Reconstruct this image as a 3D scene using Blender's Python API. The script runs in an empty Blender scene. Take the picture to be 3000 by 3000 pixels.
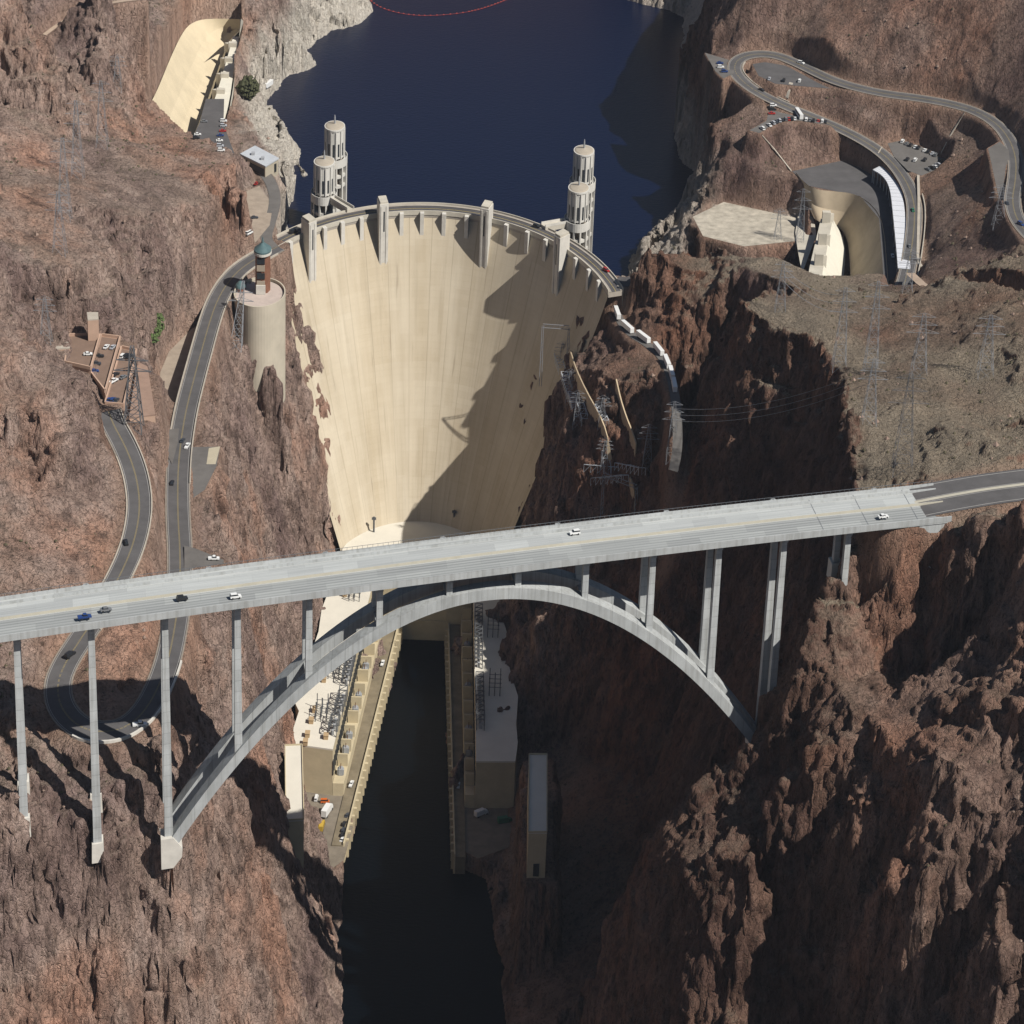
import bpy, math, random
import numpy as np
from mathutils import Vector, Matrix, geometry
random.seed(7)
SC = bpy.context.scene
COL = SC.collection
# ------------------------------------------------------------------ camera, sky, sun, exposure
PITCH, ROLL = 0.468749, 0.037824
cd = bpy.data.cameras.new("camera"); cam = bpy.data.objects.new("camera", cd); COL.objects.link(cam)
cd.sensor_width = 36.0; cd.lens = 36.0 * 9284.79 / 3000.0
cd.clip_start = 5.0; cd.clip_end = 20000.0
_f = Vector((0, math.cos(PITCH), -math.sin(PITCH))); _r = Vector((1, 0, 0)); _u = _r.cross(_f)
_c, _s = math.cos(ROLL), math.sin(ROLL)
_R, _U = _c * _r + _s * _u, -_s * _r + _c * _u
_m = Matrix((_R, _U, -_f)).transposed().to_4x4(); _m.translation = Vector((-31.98, -1476.22, 777.77))
cam.matrix_world = _m
SC.camera = cam
SUN_EL, SUN_AZ = math.radians(49.0), math.radians(125.0)      # azimuth clockwise from +Y
W = bpy.data.worlds.new("World"); SC.world = W; W.use_nodes = True
_n = W.node_tree.nodes; _bg = _n["Background"]
_sky = _n.new("ShaderNodeTexSky"); _sky.sky_type = 'NISHITA'; _sky.sun_disc = False
_sky.sun_elevation = SUN_EL; _sky.sun_rotation = SUN_AZ; _sky.altitude = 400
W.node_tree.links.new(_sky.outputs[0], _bg.inputs[0]); _bg.inputs[1].default_value = 0.05
sd = bpy.data.lights.new("sun", 'SUN'); sd.energy = 5.0; sd.angle = math.radians(0.5); sd.color = (1.0, 0.96, 0.90)
sun = bpy.data.objects.new("sun", sd); COL.objects.link(sun)
SDIR = Vector((math.sin(SUN_AZ) * math.cos(SUN_EL), math.cos(SUN_AZ) * math.cos(SUN_EL), math.sin(SUN_EL)))
sun.rotation_euler = SDIR.to_track_quat('Z', 'Y').to_euler(); sun.location = SDIR * 1500
SC.view_settings.view_transform = 'Standard'; SC.view_settings.look = 'None'
SC.view_settings.exposure = 0.12; SC.view_settings.gamma = 1.0
SC.view_settings.use_curve_mapping = False
SC.cycles.max_bounces = 4; SC.cycles.diffuse_bounces = 1; SC.cycles.glossy_bounces = 2
# ------------------------------------------------------------------ helpers
def tag(o, label=None, cat=None, group=None, kind=None):
    if label: o['label'] = label
    if cat: o['category'] = cat
    if group: o['group'] = group
    if kind: o['kind'] = kind
    return o
def empty(name, loc=(0, 0, 0), label=None, cat=None, group=None, rz=0.0):
    o = bpy.data.objects.new(name, None); COL.objects.link(o)
    o.location = loc; o.rotation_euler = (0, 0, rz); o.empty_display_size = 1.0
    return tag(o, label, cat, group)
def copy_tree(o, parent=None):
    c = o.copy(); COL.objects.link(c)
    if parent: c.parent = parent
    for ch in list(o.children): copy_tree(ch, c)
    return c
class MB:
    """collects boxes, prisms, tubes and strips into ONE mesh"""
    def __init__(s): s.v = []; s.f = []
    def poly(s, pts):
        b = len(s.v); s.v += [tuple(p) for p in pts]; s.f.append(tuple(range(b, b + len(pts)))); return s
    def prism(s, ring, z0=None, z1=None, top=None):
        """ring: list of (x,y) with z0..z1, or ring/top lists of 3D points"""
        if top is None:
            bot = [(p[0], p[1], z0) for p in ring]; top = [(p[0], p[1], z1) for p in ring]
        else: bot = ring
        n = len(bot); b = len(s.v)
        s.v += [tuple(p) for p in bot] + [tuple(p) for p in top]
        for i in range(n):
            j = (i + 1) % n; s.f.append((b + i, b + j, b + n + j, b + n + i))
        s.f.append(tuple(range(b + n - 1, b - 1, -1))); s.f.append(tuple(range(b + n, b + 2 * n)))
        return s
    def box(s, c, d, rz=0.0, tilt=None):
        cx, cy, cz = c; hx, hy, hz = d[0] / 2, d[1] / 2, d[2] / 2; ca, sa = math.cos(rz), math.sin(rz)
        P = []
        for z in (-hz, hz):
            for x, y in ((-hx, -hy), (hx, -hy), (hx, hy), (-hx, hy)):
                P.append((cx + x * ca - y * sa, cy + x * sa + y * ca, cz + z))
        return s.prism(P[:4], top=P[4:])
    def tube(s, a, b, r, n=5, r2=None):
        a, b = Vector(a), Vector(b); d = (b - a)
        if d.length < 1e-6: return s
        d.normalize(); u = d.orthogonal().normalized(); w = d.cross(u); r2 = r if r2 is None else r2
        A = [a + r * (math.cos(2 * math.pi * i / n) * u + math.sin(2 * math.pi * i / n) * w) for i in range(n)]
        B = [b + r2 * (math.cos(2 * math.pi * i / n) * u + math.sin(2 * math.pi * i / n) * w) for i in range(n)]
        return s.prism(A, top=B)
    def strip(s, A, B, closed=False):
        """quads between two point rows"""
        n = len(A); b = len(s.v); s.v += [tuple(p) for p in A] + [tuple(p) for p in B]
        for i in range(n if closed else n - 1):
            j = (i + 1) % n; s.f.append((b + i, b + j, b + n + j, b + n + i))
        return s
    def sweep(s, rows, cap=True):
        """rows: list of equal-length closed cross sections (3D)"""
        m = len(rows[0]); b = len(s.v)
        for r in rows: s.v += [tuple(p) for p in r]
        for k in range(len(rows) - 1):
            for i in range(m):
                j = (i + 1) % m
                s.f.append((b + k * m + i, b + k * m + j, b + (k + 1) * m + j, b + (k + 1) * m + i))
        if cap:
            s.f.append(tuple(range(b + m - 1, b - 1, -1))); e = b + (len(rows) - 1) * m
            s.f.append(tuple(range(e, e + m)))
        return s
    def lathe(s, prof, c=(0, 0), n=24, sx=1.0, sy=1.0, cap=True):
        rows = [[(c[0] + sx * r * math.cos(2 * math.pi * i / n), c[1] + sy * r * math.sin(2 * math.pi * i / n), z) for i in range(n)] for r, z in prof]
        return s.sweep(rows, cap)
    def build(s, name, m, parent=None, smooth=False, bevel=0.0):
        me = bpy.data.meshes.new(name); me.from_pydata(s.v, [], s.f); me.validate()
        import bmesh
        bm = bmesh.new(); bm.from_mesh(me); bmesh.ops.recalc_face_normals(bm, faces=bm.faces)
        if bevel > 0:
            try: bmesh.ops.bevel(bm, geom=bm.edges[:], offset=bevel, segments=1, affect='EDGES', clamp_overlap=True)
            except Exception: pass
        bm.to_mesh(me); bm.free()
        if smooth: me.polygons.foreach_set("use_smooth", [True] * len(me.polygons))
        if m is not None: me.materials.append(m)
        o = bpy.data.objects.new(name, me); COL.objects.link(o)
        if parent is not None:
            o.parent = parent; off = Vector((0, 0, 0)); q = parent
            while q is not None: off += q.location; q = q.parent
            if off.length > 0: me.transform(Matrix.Translation(-off))
        return o
SQ = 1.5          # plan distances across the canyon are this much shorter than along it
# ---- numpy value noise
_T = np.random.RandomState(11).rand(512, 512).astype(np.float32) * 2 - 1
def vn(x, y, seed=0):
    x = np.asarray(x, np.float64) + seed * 37.17; y = np.asarray(y, np.float64) + seed * 91.73
    xi = np.floor(x); yi = np.floor(y); fx = x - xi; fy = y - yi
    fx = fx * fx * fx * (fx * (fx * 6 - 15) + 10); fy = fy * fy * fy * (fy * (fy * 6 - 15) + 10)
    a = xi.astype(np.int64) & 511; b = yi.astype(np.int64) & 511; a1 = (a + 1) & 511; b1 = (b + 1) & 511
    return (_T[a, b] * (1 - fx) + _T[a1, b] * fx) * (1 - fy) + (_T[a, b1] * (1 - fx) + _T[a1, b1] * fx) * fy
def rotn(x, y, L, ang, seed):
    c, s = math.cos(ang), math.sin(ang)
    return vn((x * c - y * s) / L, (x * s + y * c) / L, seed)
def fbm(x, y, L, o=3, seed=0):
    r = 0; a = 1; t = 0
    for k in range(o):
        r = r + a * rotn(x, y, L / 2.03 ** k, .6 + 1.1 * k + seed, seed + k); t += a; a *= .5
    return r / t
def ridge(x, y, L, o=3, seed=0):
    r = 0; a = 1; t = 0
    for k in range(o):
        r = r + a * (1 - 2 * np.abs(rotn(x, y, L / 2.03 ** k, .4 + 1.3 * k + seed, seed + k))); t += a; a *= .5
    return r / t
def sstep(a, b, x):
    t = np.clip((x - a) / (b - a), 0, 1); return t * t * (3 - 2 * t)
# ---- materials
MATS = {}
def mat(name, base, rough=.8, var=0.0, scale=.2, metal=0.0, bump=0.0, bscale=.6, spec=.3, stain=None):
    """plain painted / concrete / metal surface with mottling, optional stains and bump"""
    if name in MATS: return MATS[name]
    m = bpy.data.materials.new(name); m.use_nodes = True; nt = m.node_tree; N = nt.nodes; L = nt.links
    p = N["Principled BSDF"]; p.inputs["Roughness"].default_value = rough; p.inputs["Metallic"].default_value = metal
    p.inputs["Specular IOR Level"].default_value = spec
    b = (*base, 1)
    if var > 0:
        g = N.new("ShaderNodeNewGeometry"); no = N.new("ShaderNodeTexNoise"); no.inputs["Scale"].default_value = scale
        no.inputs["Detail"].default_value = 6; no.inputs["Roughness"].default_value = .65
        L.new(g.outputs["Position"], no.inputs["Vector"])
        r = N.new("ShaderNodeValToRGB"); r.color_ramp.elements[0].position = .3; r.color_ramp.elements[1].position = .7
        r.color_ramp.elements[0].color = tuple(c * (1 - var) for c in base) + (1,)
        r.color_ramp.elements[1].color = tuple(min(1, c * (1 + var * .6)) for c in base) + (1,)
        L.new(no.outputs[0], r.inputs[0]); L.new(r.outputs[0], p.inputs["Base Color"])
    else: p.inputs["Base Color"].default_value = b
    if bump > 0:
        g2 = N.new("ShaderNodeNewGeometry"); n2 = N.new("ShaderNodeTexNoise"); n2.inputs["Scale"].default_value = bscale; n2.inputs["Detail"].default_value = 8
        bp_ = N.new("ShaderNodeBump"); bp_.inputs["Strength"].default_value = 1.0; bp_.inputs["Distance"].default_value = bump
        L.new(g2.outputs["Position"], n2.inputs["Vector"]); L.new(n2.outputs[0], bp_.inputs["Height"]); L.new(bp_.outputs[0], p.inputs["Normal"])
    MATS[name] = m; return m
TIN = """-152,448,160 -171,422,167 -161,405,160 -176,373,164 -186,349,169 -174,345,158 -179,334,155 -184,296,157 -186,253,168 -189,238,165 -186,218,162 -178,196,160 -171,167,165 -166,170,162 -161,147,163 -166,112,178 -161,92,172 -159,53,176 -158,19,178 -160,90,161 -157,74,160 -186,323,171 -195,308,178 -197,285,173 -193,264,168 -191,184,176 -185,125,182 -180,141,180 -172,118,181 -234,142,197 -233,173,198 -231,219,200 -228,259,202 -218,267,205 -203,314,190 -241,133,200 -232,219,210 -217,255,215 -203,315,196 -187,355,184 -210,128,180 -211,193,180 -201,194,180 -186,114,180 -196,124,180 -212,111,182 -255,150,250 -287,116,242 -293,22,290 -304,81,240 -295,35,300 -258,136,270 -219,274,225 -172,426,179 -291,-3,246 -276,64,236 -256,84,224 -232,104,205 -280,-65,248 -258,2,228 -238,42,214 -222,51,206 -237,-33,224 -274,-106,250 -257,-63,238 -197,61,206 -183,40,208 -184,-1,216 -174,8,213 -193,-38,224 -198,-85,228 -205,-53,226 -172,-17,210 -172,-41,205 -176,-27,183 -178,-59,219 -187,-94,215 -197,-122,226 -205,-114,236 -182,-86,198 -186,-105,192 -189,-136,188 -264,-163,256 -238,-135,246 -252,-237,262 -233,-225,250 -213,-179,240 -202,-181,225 -212,-218,232 -224,-237,232 -246,-277,256 -238,-275,240 -234,-240,228 -209,-213,222 -198,-153,205 -192,-163,196 -196,-195,200 -225,-230,221 -212,-224,221 -205,-253,219 -217,-260,222 -197,-238,216 -198,-276,214 -189,-256,210 -184,-263,204 -180,-246,193 -186,-216,192 -187,-194,190 -186,-165,187 -182,-142,184 -220,-313,250 -237,-331,262 -201,-319,240 -195,-317,228 -205,-321,244 -227,-346,250 -213,-360,242 -196,-340,226 -224,-371,228 -205,-374,224 -190,-358,217 -231,-372,240 -226,-407,228 -209,-394,222 -189,-393,215 -219,-452,223 -197,-435,215 -192,-343,220 -214,-487,214 -203,-479,210 -206,-512,208 -200,-527,206 -205,-542,198 -192,-522,199 -224,-531,225 -220,-557,200 -247,-432,240 -261,-345,270 -282,-227,280 -313,-53,280 -227,-590,180 -228,-626,150 -180,-304,199 -176,-322,202 -175,-363,208 -172,-341,197 -174,-408,209 -168,-391,200 -173,-443,206 -166,-436,202 -172,-467,205 -163,-472,201 -173,-492,202 -168,-275,188 -158,-257,186 -157,-254,180 -158,-289,189 -161,-319,191 -158,-360,192 -144,-371,192 -144,-365,186 -159,-377,193 -167,-173,178 -168,-211,182 -166,-245,185 -169,-147,178 -169,-115,176 -168,-82,176 -154,-216,155 -156,-273,176 -155,-325,180 -143,-325,165 -161,-101,165 -155,-97,160 -150,-75,152 -156,-389,192 -146,-380,180 -140,-360,162 -154,-433,194 -147,-421,180 -141,-407,165 -150,-473,195 -144,-475,182 -129,-139,60 -131,-150,47 -125,-114,38 -125,-126,36 -127,-154,40 -131,-213,42 -131,-226,42 -129,-233,42 -130,-251,44 -128,-263,44 -136,-246,82 -134,-308,92 -130,-334,91 -130,-291,58 -126,-338,68 -122,-375,78 -150,-177,115 -140,-105,79 -121,-102,2 -122,-153,2 -122,-185,2 -117,-52,2 -119,-249,8 -111,-251,8 -113,-280,8 -105,-280,8 -107,-296,8 -101,-278,7 -122,-226,8 -152,-525,199 -161,-522,199 -172,-530,199 -183,-519,199 -191,-508,199 -147,-501,194 -146,-482,180 -145,-504,176 -142,-478,172 -137,-473,162 -174,-543,190 -170,-558,178 -195,-561,199 -193,-566,193 -147,-542,174 -145,-547,169 -156,-543,180 -158,-551,171 -182,-558,183 -201,-569,197 -201,-576,171 -186,-565,158 -168,-563,157 -146,-551,152 -134,-493,142 -133,-509,115 -120,-431,63 -109,-402,35 -102,-385,15 -97,-388,0 -216,-584,190 -132,-418,127 -126,-415,122 -123,-401,106 -120,-396,94 -118,-409,86 -117,-383,66 -113,-365,42 -108,-353,24 -100,-332,2 -130,-472,148 -126,-423,97 -121,-425,81 -114,-414,65 -201,-583,148 -179,-572,135 -157,-563,129 -135,-544,117 -120,-438,38 -201,-590,125 -179,-577,117 -157,-568,111 -134,-557,104 -115,-490,56 -101,-429,13 -200,-595,108 -156,-574,94 -125,-531,63 68,296,217 74,275,224 74,262,214 68,249,204 71,229,199 73,193,191 68,154,195 70,141,190 75,121,188 70,96,182 70,137,176 92,234,214 130,250,234 181,200,252 231,162,266 91,252,244 146,201,231 197,163,236 230,137,246 110,215,211 131,202,226 122,204,219 142,192,224 152,167,214 180,157,218 228,111,232 163,174,221 246,145,272 246,58,246 76,193,201 80,155,199 89,140,197 76,137,192 84,117,188 107,136,198 110,119,186 94,123,192 157,74,188 157,94,188 137,131,183 112,110,183 163,63,185 159,-13,182 165,90,190 154,114,184 127,163,202 144,146,203 161,130,198 178,115,196 109,179,208 144,161,208 179,138,209 196,119,207 204,84,209 182,52,198 190,36,204 180,-34,202 193,-26,214 196,31,210 175,63,193 164,-33,192 172,17,194 192,-84,216 71,96,181 91,88,182 112,80,182 73,105,167 112,89,166 57,86,164 113,60,165 83,50,164 62,65,163 54,94,158 51,109,150 94,68,165 21,-45,192 24,-49,198 29,-53,201 34,-50,199 46,-37,196 58,-42,196 62,-61,194 21,-29,170 25,-58,174 40,-63,180 54,-84,186 29,-74,170 46,-87,176 39,-58,192 46,-57,192 26,-54,190 17,-26,178 20,-26,167 30,-58,181 74,-77,205 86,-69,208 94,-69,206 109,-82,205 120,-92,204 134,-101,205 153,-59,197 160,-65,200 72,-162,225 84,-165,225 98,-125,212 66,-177,226 74,-191,226 78,-202,226 88,-214,230 97,-229,232 100,-264,235 101,-291,238 99,-336,244 97,-374,250 96,-415,256 100,-427,262 111,-374,255 119,-419,263 156,-423,272 131,-319,245 155,-344,250 172,-315,252 121,-276,240 153,-243,242 182,-240,250 105,-222,234 132,-168,225 170,-110,212 199,-116,236 118,-223,232 93,-187,228 106,-348,250 152,-130,218 197,-279,260 220,-127,245 172,-439,275 60,-26,150 67,-27,140 67,-4,105 90,14,88 117,12,80 128,-28,84 100,11,60 74,20,55 125,-22,60 92,0,40 48,-128,113 109,-17,45 77,-17,130 52,-101,131 49,-104,118 16,-33,166 19,-56,167 30,-91,170 39,-118,172 42,-154,176 41,-189,172 40,-203,165 38,-194,150 11,-50,164 8,-33,162 -2,-48,150 -11,-22,136 -17,-12,124 -17,-24,120 -11,-63,136 -5,-72,146 -8,-120,146 -9,-135,132 -10,-144,115 -1,-154,122 15,-160,122 23,-174,116 14,-143,158 14,-154,142 29,-135,172 29,-165,160 30,-173,138 6,-115,162 1,-142,148 6,-159,105 27,-175,125 39,-167,127 -20,-48,112 -23,-54,87 -19,-78,74 -8,-145,101 -25,-59,64 -34,-90,38 -30,-115,40 -32,-156,40 -25,-198,42 -22,-223,42 -23,-263,44 -11,-191,75 -7,-244,78 16,-184,90 1,-164,88 31,-208,112 29,-268,110 14,-313,110 43,-300,120 45,-212,124 61,-224,113 56,-316,130 45,-394,150 0,-331,95 -10,-321,80 -9,-347,74 -9,-354,58 -11,-372,48 25,-405,140 46,-450,168 -41,-96,2 -40,-147,2 -39,-179,2 -44,-46,2 -51,-264,8 -42,-264,8 -30,-243,8 -34,-284,7 -49,-284,6 -24,-273,11 -22,-269,30 -21,-297,12 -26,-322,18 -32,-321,10 -25,-359,18 -21,-402,22 -12,-403,62 -6,-418,82 2,-451,104 11,-481,124 2,-386,112 9,-434,126 22,-495,150 32,-531,158 -12,-434,60 0,-483,88 17,-518,128 23,-536,126 23,-548,112 34,-569,128 -16,-442,26 1,-491,62 46,-574,125 33,-549,150 44,-551,172 54,-558,192 59,-536,188 61,-551,152 56,-571,145 46,-567,142 61,-476,176 65,-466,178 58,-449,172 66,-534,205 67,-502,200 69,-499,215 70,-490,220 74,-482,224 80,-479,228 88,-469,228 93,-470,228 85,-461,244 82,-463,242 81,-461,232 90,-459,247 110,-466,250 109,-456,252 116,-461,256 127,-471,262 112,-449,258 122,-455,263 134,-457,266 137,-471,276 142,-473,284 147,-484,288 146,-495,282 145,-508,275 127,-480,250 104,-471,240 118,-467,231 135,-515,252 141,-549,258 102,-460,213 110,-474,221 118,-484,204 124,-487,221 106,-479,209 129,-491,210 99,-518,226 110,-541,230 128,-565,241 128,-530,240 135,-559,250 84,-506,224 89,-526,226 99,-541,226 110,-544,228 130,-562,240 81,-562,216 97,-566,226 117,-585,232 75,-537,214 71,-536,200 67,-548,186 78,-553,186 87,-568,200 88,-575,184 96,-596,205 106,-610,208 125,-634,212 137,-608,228 139,-590,236 122,-603,224 131,-616,220 79,-584,148 88,-588,172 84,-575,170 67,-558,165 108,-619,174 124,-620,182 138,-644,180 137,-637,195 109,-622,163 80,-587,136 94,-610,154 57,-576,127 155,-572,265 150,-628,235 151,-657,190 80,-598,123 128,-648,162 13,-539,75 -23,-448,5 117,-445,262 124,-444,263 136,-441,264 148,-439,266 114,-450,258 111,-441,251 119,-449,260 -137,563,138 -137,519,138 -134,493,138 -141,471,138 -151,458,138 -159,454,138 -164,433,138 -170,414,138 -167,398,138 -163,386,138 -166,374,138 -178,367,138 -182,343,138 -188,314,138 -186,293,138 -178,266,138 -169,255,138 -161,236,138 -161,221,138 -154,197,138 -156,192,138 -162,210,138 -161,188,138 -158,158,138 -161,139,138 -159,119,138 23,568,138 31,539,138 57,520,138 67,508,138 65,452,138 59,342,138 55,282,138 58,237,138 69,211,138 68,179,138 56,156,138 47,143,138 36,112,138 25,87,138 23,57,138 -100,-289,0 -100,-306,0 -99,-337,0 -97,-375,0 -95,-411,0 -92,-457,0 -53,-275,0 -44,-287,0 -37,-292,0 -36,-307,0 -34,-328,0 -31,-348,0 -27,-378,0 -25,-407,0 -23,-453,0 -152,-11,172 -150,-22,151 -145,-21,139 -139,-18,128 -138,-20,123 -132,-23,103 -127,-31,83 -124,-41,62 -121,-50,44 -118,-54,33 9,-47,173 1,-38,158 -8,-24,146 -18,-15,133 -23,-17,119 -27,-23,100 -31,-36,76 -34,-44,60 -37,-50,48 -138,-14,132 -136,-25,111 -131,-24,99 -125,-21,88 -124,-23,83 -118,-26,63 -113,-34,43 -110,-44,22 -107,-53,4 -104,-57,-7 -5,-50,133 -13,-41,118 -22,-27,106 -32,-18,93 -37,-20,79 -41,-26,60 -45,-39,36 -48,-47,20 -51,-53,8 -157,-100,158 -147,-98,153 -166,-97,163 -143,-60,148 -100,120,100 -60,300,95 -100,500,95 0,400,95 -130,200,110 -140,90,115 0,150,100 20,300,105 -80,70,90 -20,90,95 -60,640,95 40,640,100 -80,-60,-6 -80,-150,-6 -75,-250,-6 -62,-330,-6 -60,-420,-6 -58,-520,-6 -55,-700,-6 -75,-110,-6 -80,20,40 -100,0,40 -60,0,40 -110,-20,40 -50,-10,40"""
ROADS = {
 'lower_canyon_road': (15, "-153.2,-12.4,179.5 -161.3,-26.6,179.5 -169.6,-45.3,180.0 -174.0,-68.8,181.0 -176.1,-93.0,182.0 -176.6,-119.8,183.0 -176.5,-154.5,184.5 -176.3,-187.9,186.0 -175.9,-223.6,187.5 -174.5,-256.7,188.5 -172.5,-285.1,189.5 -169.7,-312.5,190.5 -166.5,-338.9,191.5 -163.3,-361.5,192.5 -160.4,-386.3,193.5 -158.1,-414.0,195.0 -156.9,-438.1,196.5 -156.4,-460.6,197.5 -157.2,-480.0,198.5 -159.0,-496.1,199.2 -161.8,-508.1,199.8 -166.2,-516.2,200.2 -171.7,-519.6,200.6 -178.3,-519.6,201.0 -185.1,-513.9,201.5 -190.6,-503.2,202.0 -193.0,-490.2,202.8 -192.0,-478.2,203.8 -189.3,-466.2,205.0 -186.0,-453.2,206.5 -182.4,-437.1,208.0 -179.5,-420.1,209.2 -177.5,-402.7,210.4 -177.0,-385.0,211.6 -178.1,-366.8,212.8 -181.4,-348.4,214.0 -185.7,-332.6,215.2 -190.9,-318.0,216.4 -196.5,-304.6,217.5 -200.0,-293.2,218.2"),
 'hilltop_road': (12, "147.1,-82.5,189.0 153.7,-54.8,190.0 157.6,-33.6,190.3 163.1,1.5,190.8 166.5,28.5,191.2 168.4,51.7,191.5 167.4,74.7,192.0 163.3,98.7,192.8 155.9,118.9,194.0 143.4,135.7,196.0 125.9,150.7,198.6 109.7,159.9,201.5 98.0,169.5,203.5 89.1,180.1,205.3 83.4,193.1,206.5 81.7,204.9,207.3 83.6,215.9,208.0 89.1,223.9,208.5 97.9,227.0,209.0 107.2,223.7,209.3 116.0,212.1,209.6 123.7,199.0,210.0 132.9,183.2,210.5 144.9,169.6,211.2 160.4,157.3,212.2 177.9,149.0,213.5 193.2,137.8,215.0 205.9,123.1,216.5 214.5,98.0,218.3 217.2,67.9,220.0 215.9,36.4,221.5 211.1,3.1,223.0 205.5,-26.9,224.5 203.7,-53.5,226.0 205.5,-76.8,227.5 211.0,-101.3,229.0"),
 'bridge_approach_road': (25, "105.1,-449.4,265.4 108.9,-447.6,265.5 119.3,-442.8,265.9 129.6,-438.6,266.3 142.6,-434.1,267.0 156.9,-429.6,267.3 175.1,-424.3,268.0"),
}
DIRT = {
 'dirt_track': (4, "-286.6,116.0,241.5 -281.3,129.2,243.0 -272.2,142.2,245.5 -262.2,149.2,248.0 -249.8,152.1,250.0 -235.6,155.5,251.0"),
 'bench_road': (6.5, "14.2,-32.9,166.0 15.6,-53.1,166.5 20.5,-76.8,168.0 29.9,-94.7,170.0 36.6,-114.4,172.0 39.1,-136.9,173.5 40.2,-164.9,176.0 40.7,-189.7,174.0 40.3,-209.7,170.0 38.6,-216.2,163.0"),
 'plateau_track': (7, "155.5,-56.2,196.0 157.8,-110.4,210.0 166.3,-140.9,219.0 179.2,-158.1,226.0 193.2,-184.1,236.0"),
 'abutment_road': (12, "14.9,-36.8,178.2 17.3,-38.3,178.2 21.5,-38.1,178.3 30.0,-31.4,178.4"),
 'canyon_court_road': (9, "-155.5,-15.1,179.6 -160.7,-4.4,180.0 -159.6,22.9,180.2 -159.3,46.2,180.4 -162.5,67.3,180.6 -167.8,83.7,180.8 -172.5,90.2,181.0"),
}
PADS = {
 'court': (180.3, "-175.6,59.4 -169.6,67.4 -160.3,41.6 -159.6,13.3 -162.7,-0.8 -165.1,-12.4 -173.3,-6.4 -172.4,12.0"),
 'spill_lot': (180.2, "-210.9,197.9 -200.8,199.1 -197.4,160.5 -192.9,139.5 -186.7,112.8 -196.7,125.8 -211.9,131.0 -210.3,159.1"),
 'toe_lot': (193.5, "-161.4,-362.7 -156.4,-365.2 -144.7,-373.6 -144.4,-377.0 -156.6,-381.7 -158.8,-386.2"),
 'viewpoint': (189.3, "-169.3,-264.6 -157.1,-262.9 -156.7,-281.7 -159.3,-304.5 -163.4,-312.7 -166.8,-293.9"),
 'junction': (189.6, "-188.2,-251.7 -176.3,-247.2 -175.3,-262.4 -175.3,-282.3 -181.4,-266.3"),
 'hair_lot': (208.6, "92.2,209.3 99.1,213.6 110.2,209.1 118.9,196.8 134.8,181.5 145.2,171.5 117.5,175.0 102.8,177.8 94.4,189.9"),
 'hook_lot': (200.3, "99.6,160.5 113.1,153.8 130.3,135.8 128.6,137.7 112.4,143.4 102.1,139.1 91.9,120.9 86.7,124.6 96.6,140.1"),
 'west_point': (207.2, "66.5,229.9 74.9,223.1 82.2,216.9 81.3,196.5 75.2,187.2 71.0,199.4"),
 'tri_lot': (193.6, "169.3,136.1 179.5,127.7 189.9,108.1 187.4,97.7 175.2,83.8 168.7,90.6 163.3,110.4 161.6,131.0"),
 'east_lot': (221.6, "203.4,52.1 210.8,62.9 213.7,50.7 210.0,6.6 203.1,-22.0 200.6,-15.4"),
 'spill_pad': (183, "109.9,111.4 138.6,130.9 154.0,117.1 162.2,87.7 163.1,39.5 158.6,-18.0 145.6,-41.1 150.7,47.7 143.5,78.4 126.3,86.4 117.6,90.5"),
 'flat_pad': (165, "57.4,86.1 74.6,109.1 113.5,89.4 112.4,58.1 82.6,47.1 61.8,59.1"),
 'garage_a': (221, "-225.5,-224.9 -212.0,-221.0 -204.6,-257.0 -216.8,-258.8"),
 'garage_b': (216, "-209.9,-217.5 -198.4,-218.3 -196.3,-243.4 -200.0,-280.1 -202.5,-281.0"),
 'garage_c': (212, "-194.7,-243.2 -185.7,-242.4 -180.7,-281.6 -188.8,-290.6 -194.8,-274.4"),
 'power_yard': (8.4, "-123.1,-240.0 -108.8,-246.6 -102.9,-248.5 -97.8,-275.5 -100.1,-302.1 -105.5,-310.1 -111.2,-289.1 -118.4,-264.1"),
 'shaded_yard': (8, "-52.7,-245.8 -44.6,-216.9 -25.6,-214.9 -22.1,-262.5 -26.3,-285.3 -41.3,-296.1 -50.9,-287.0"),
 'sand_terrace': (176, "-186.0,-110.6 -181.8,-104.1 -181.7,-124.1 -182.4,-155.1 -182.6,-185.0 -182.7,-208.5 -187.4,-212.4 -192.5,-189.5 -194.7,-160.1 -193.4,-136.9"),
}
EDGEPTS = "63.8,-164.5,224.0 70.1,-188.3,227.0 78.0,-206.7,228.0 97.0,-228.7,232.0 100.1,-263.5,235.0 99.5,-336.1,244.0 97.4,-373.6,250.0 96.7,-413.3,255.0 101.2,-435.1,252.0 90.6,-456.2,247.0 82.8,-459.5,240.0 72.0,-458.0,205.0 62.0,-476.0,178.0"
LAKEPTS = "-137.3,563.0 -137.5,518.6 -134.5,493.2 -141.5,470.6 -151.4,458.3 -158.7,454.0 -164.3,432.9 -170.4,414.2 -166.9,397.5 -162.6,385.7 -166.2,374.4 -177.5,366.7 -182.0,343.0 -188.2,314.1 -186.3,292.8 -177.9,266.2 -168.6,255.2 -161.0,235.7 -160.9,221.2 -154.2,196.9 -156.2,192.4 -162.1,210.1 -161.3,187.6 -158.4,157.9 -161.4,139.1 -159.1,118.8 -160.0,22.0 -150.0,0.0 0.0,-20.0 22.7,56.5 25.0,87.2 36.0,112.4 47.0,143.3 55.8,155.9 67.9,178.8 69.5,210.8 58.3,237.0 55.3,282.0 59.5,341.9 64.9,452.0 67.3,507.8 57.5,520.1 31.2,539.4 23.0,568.0 60.0,760.0 -140.0,760.0"
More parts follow.
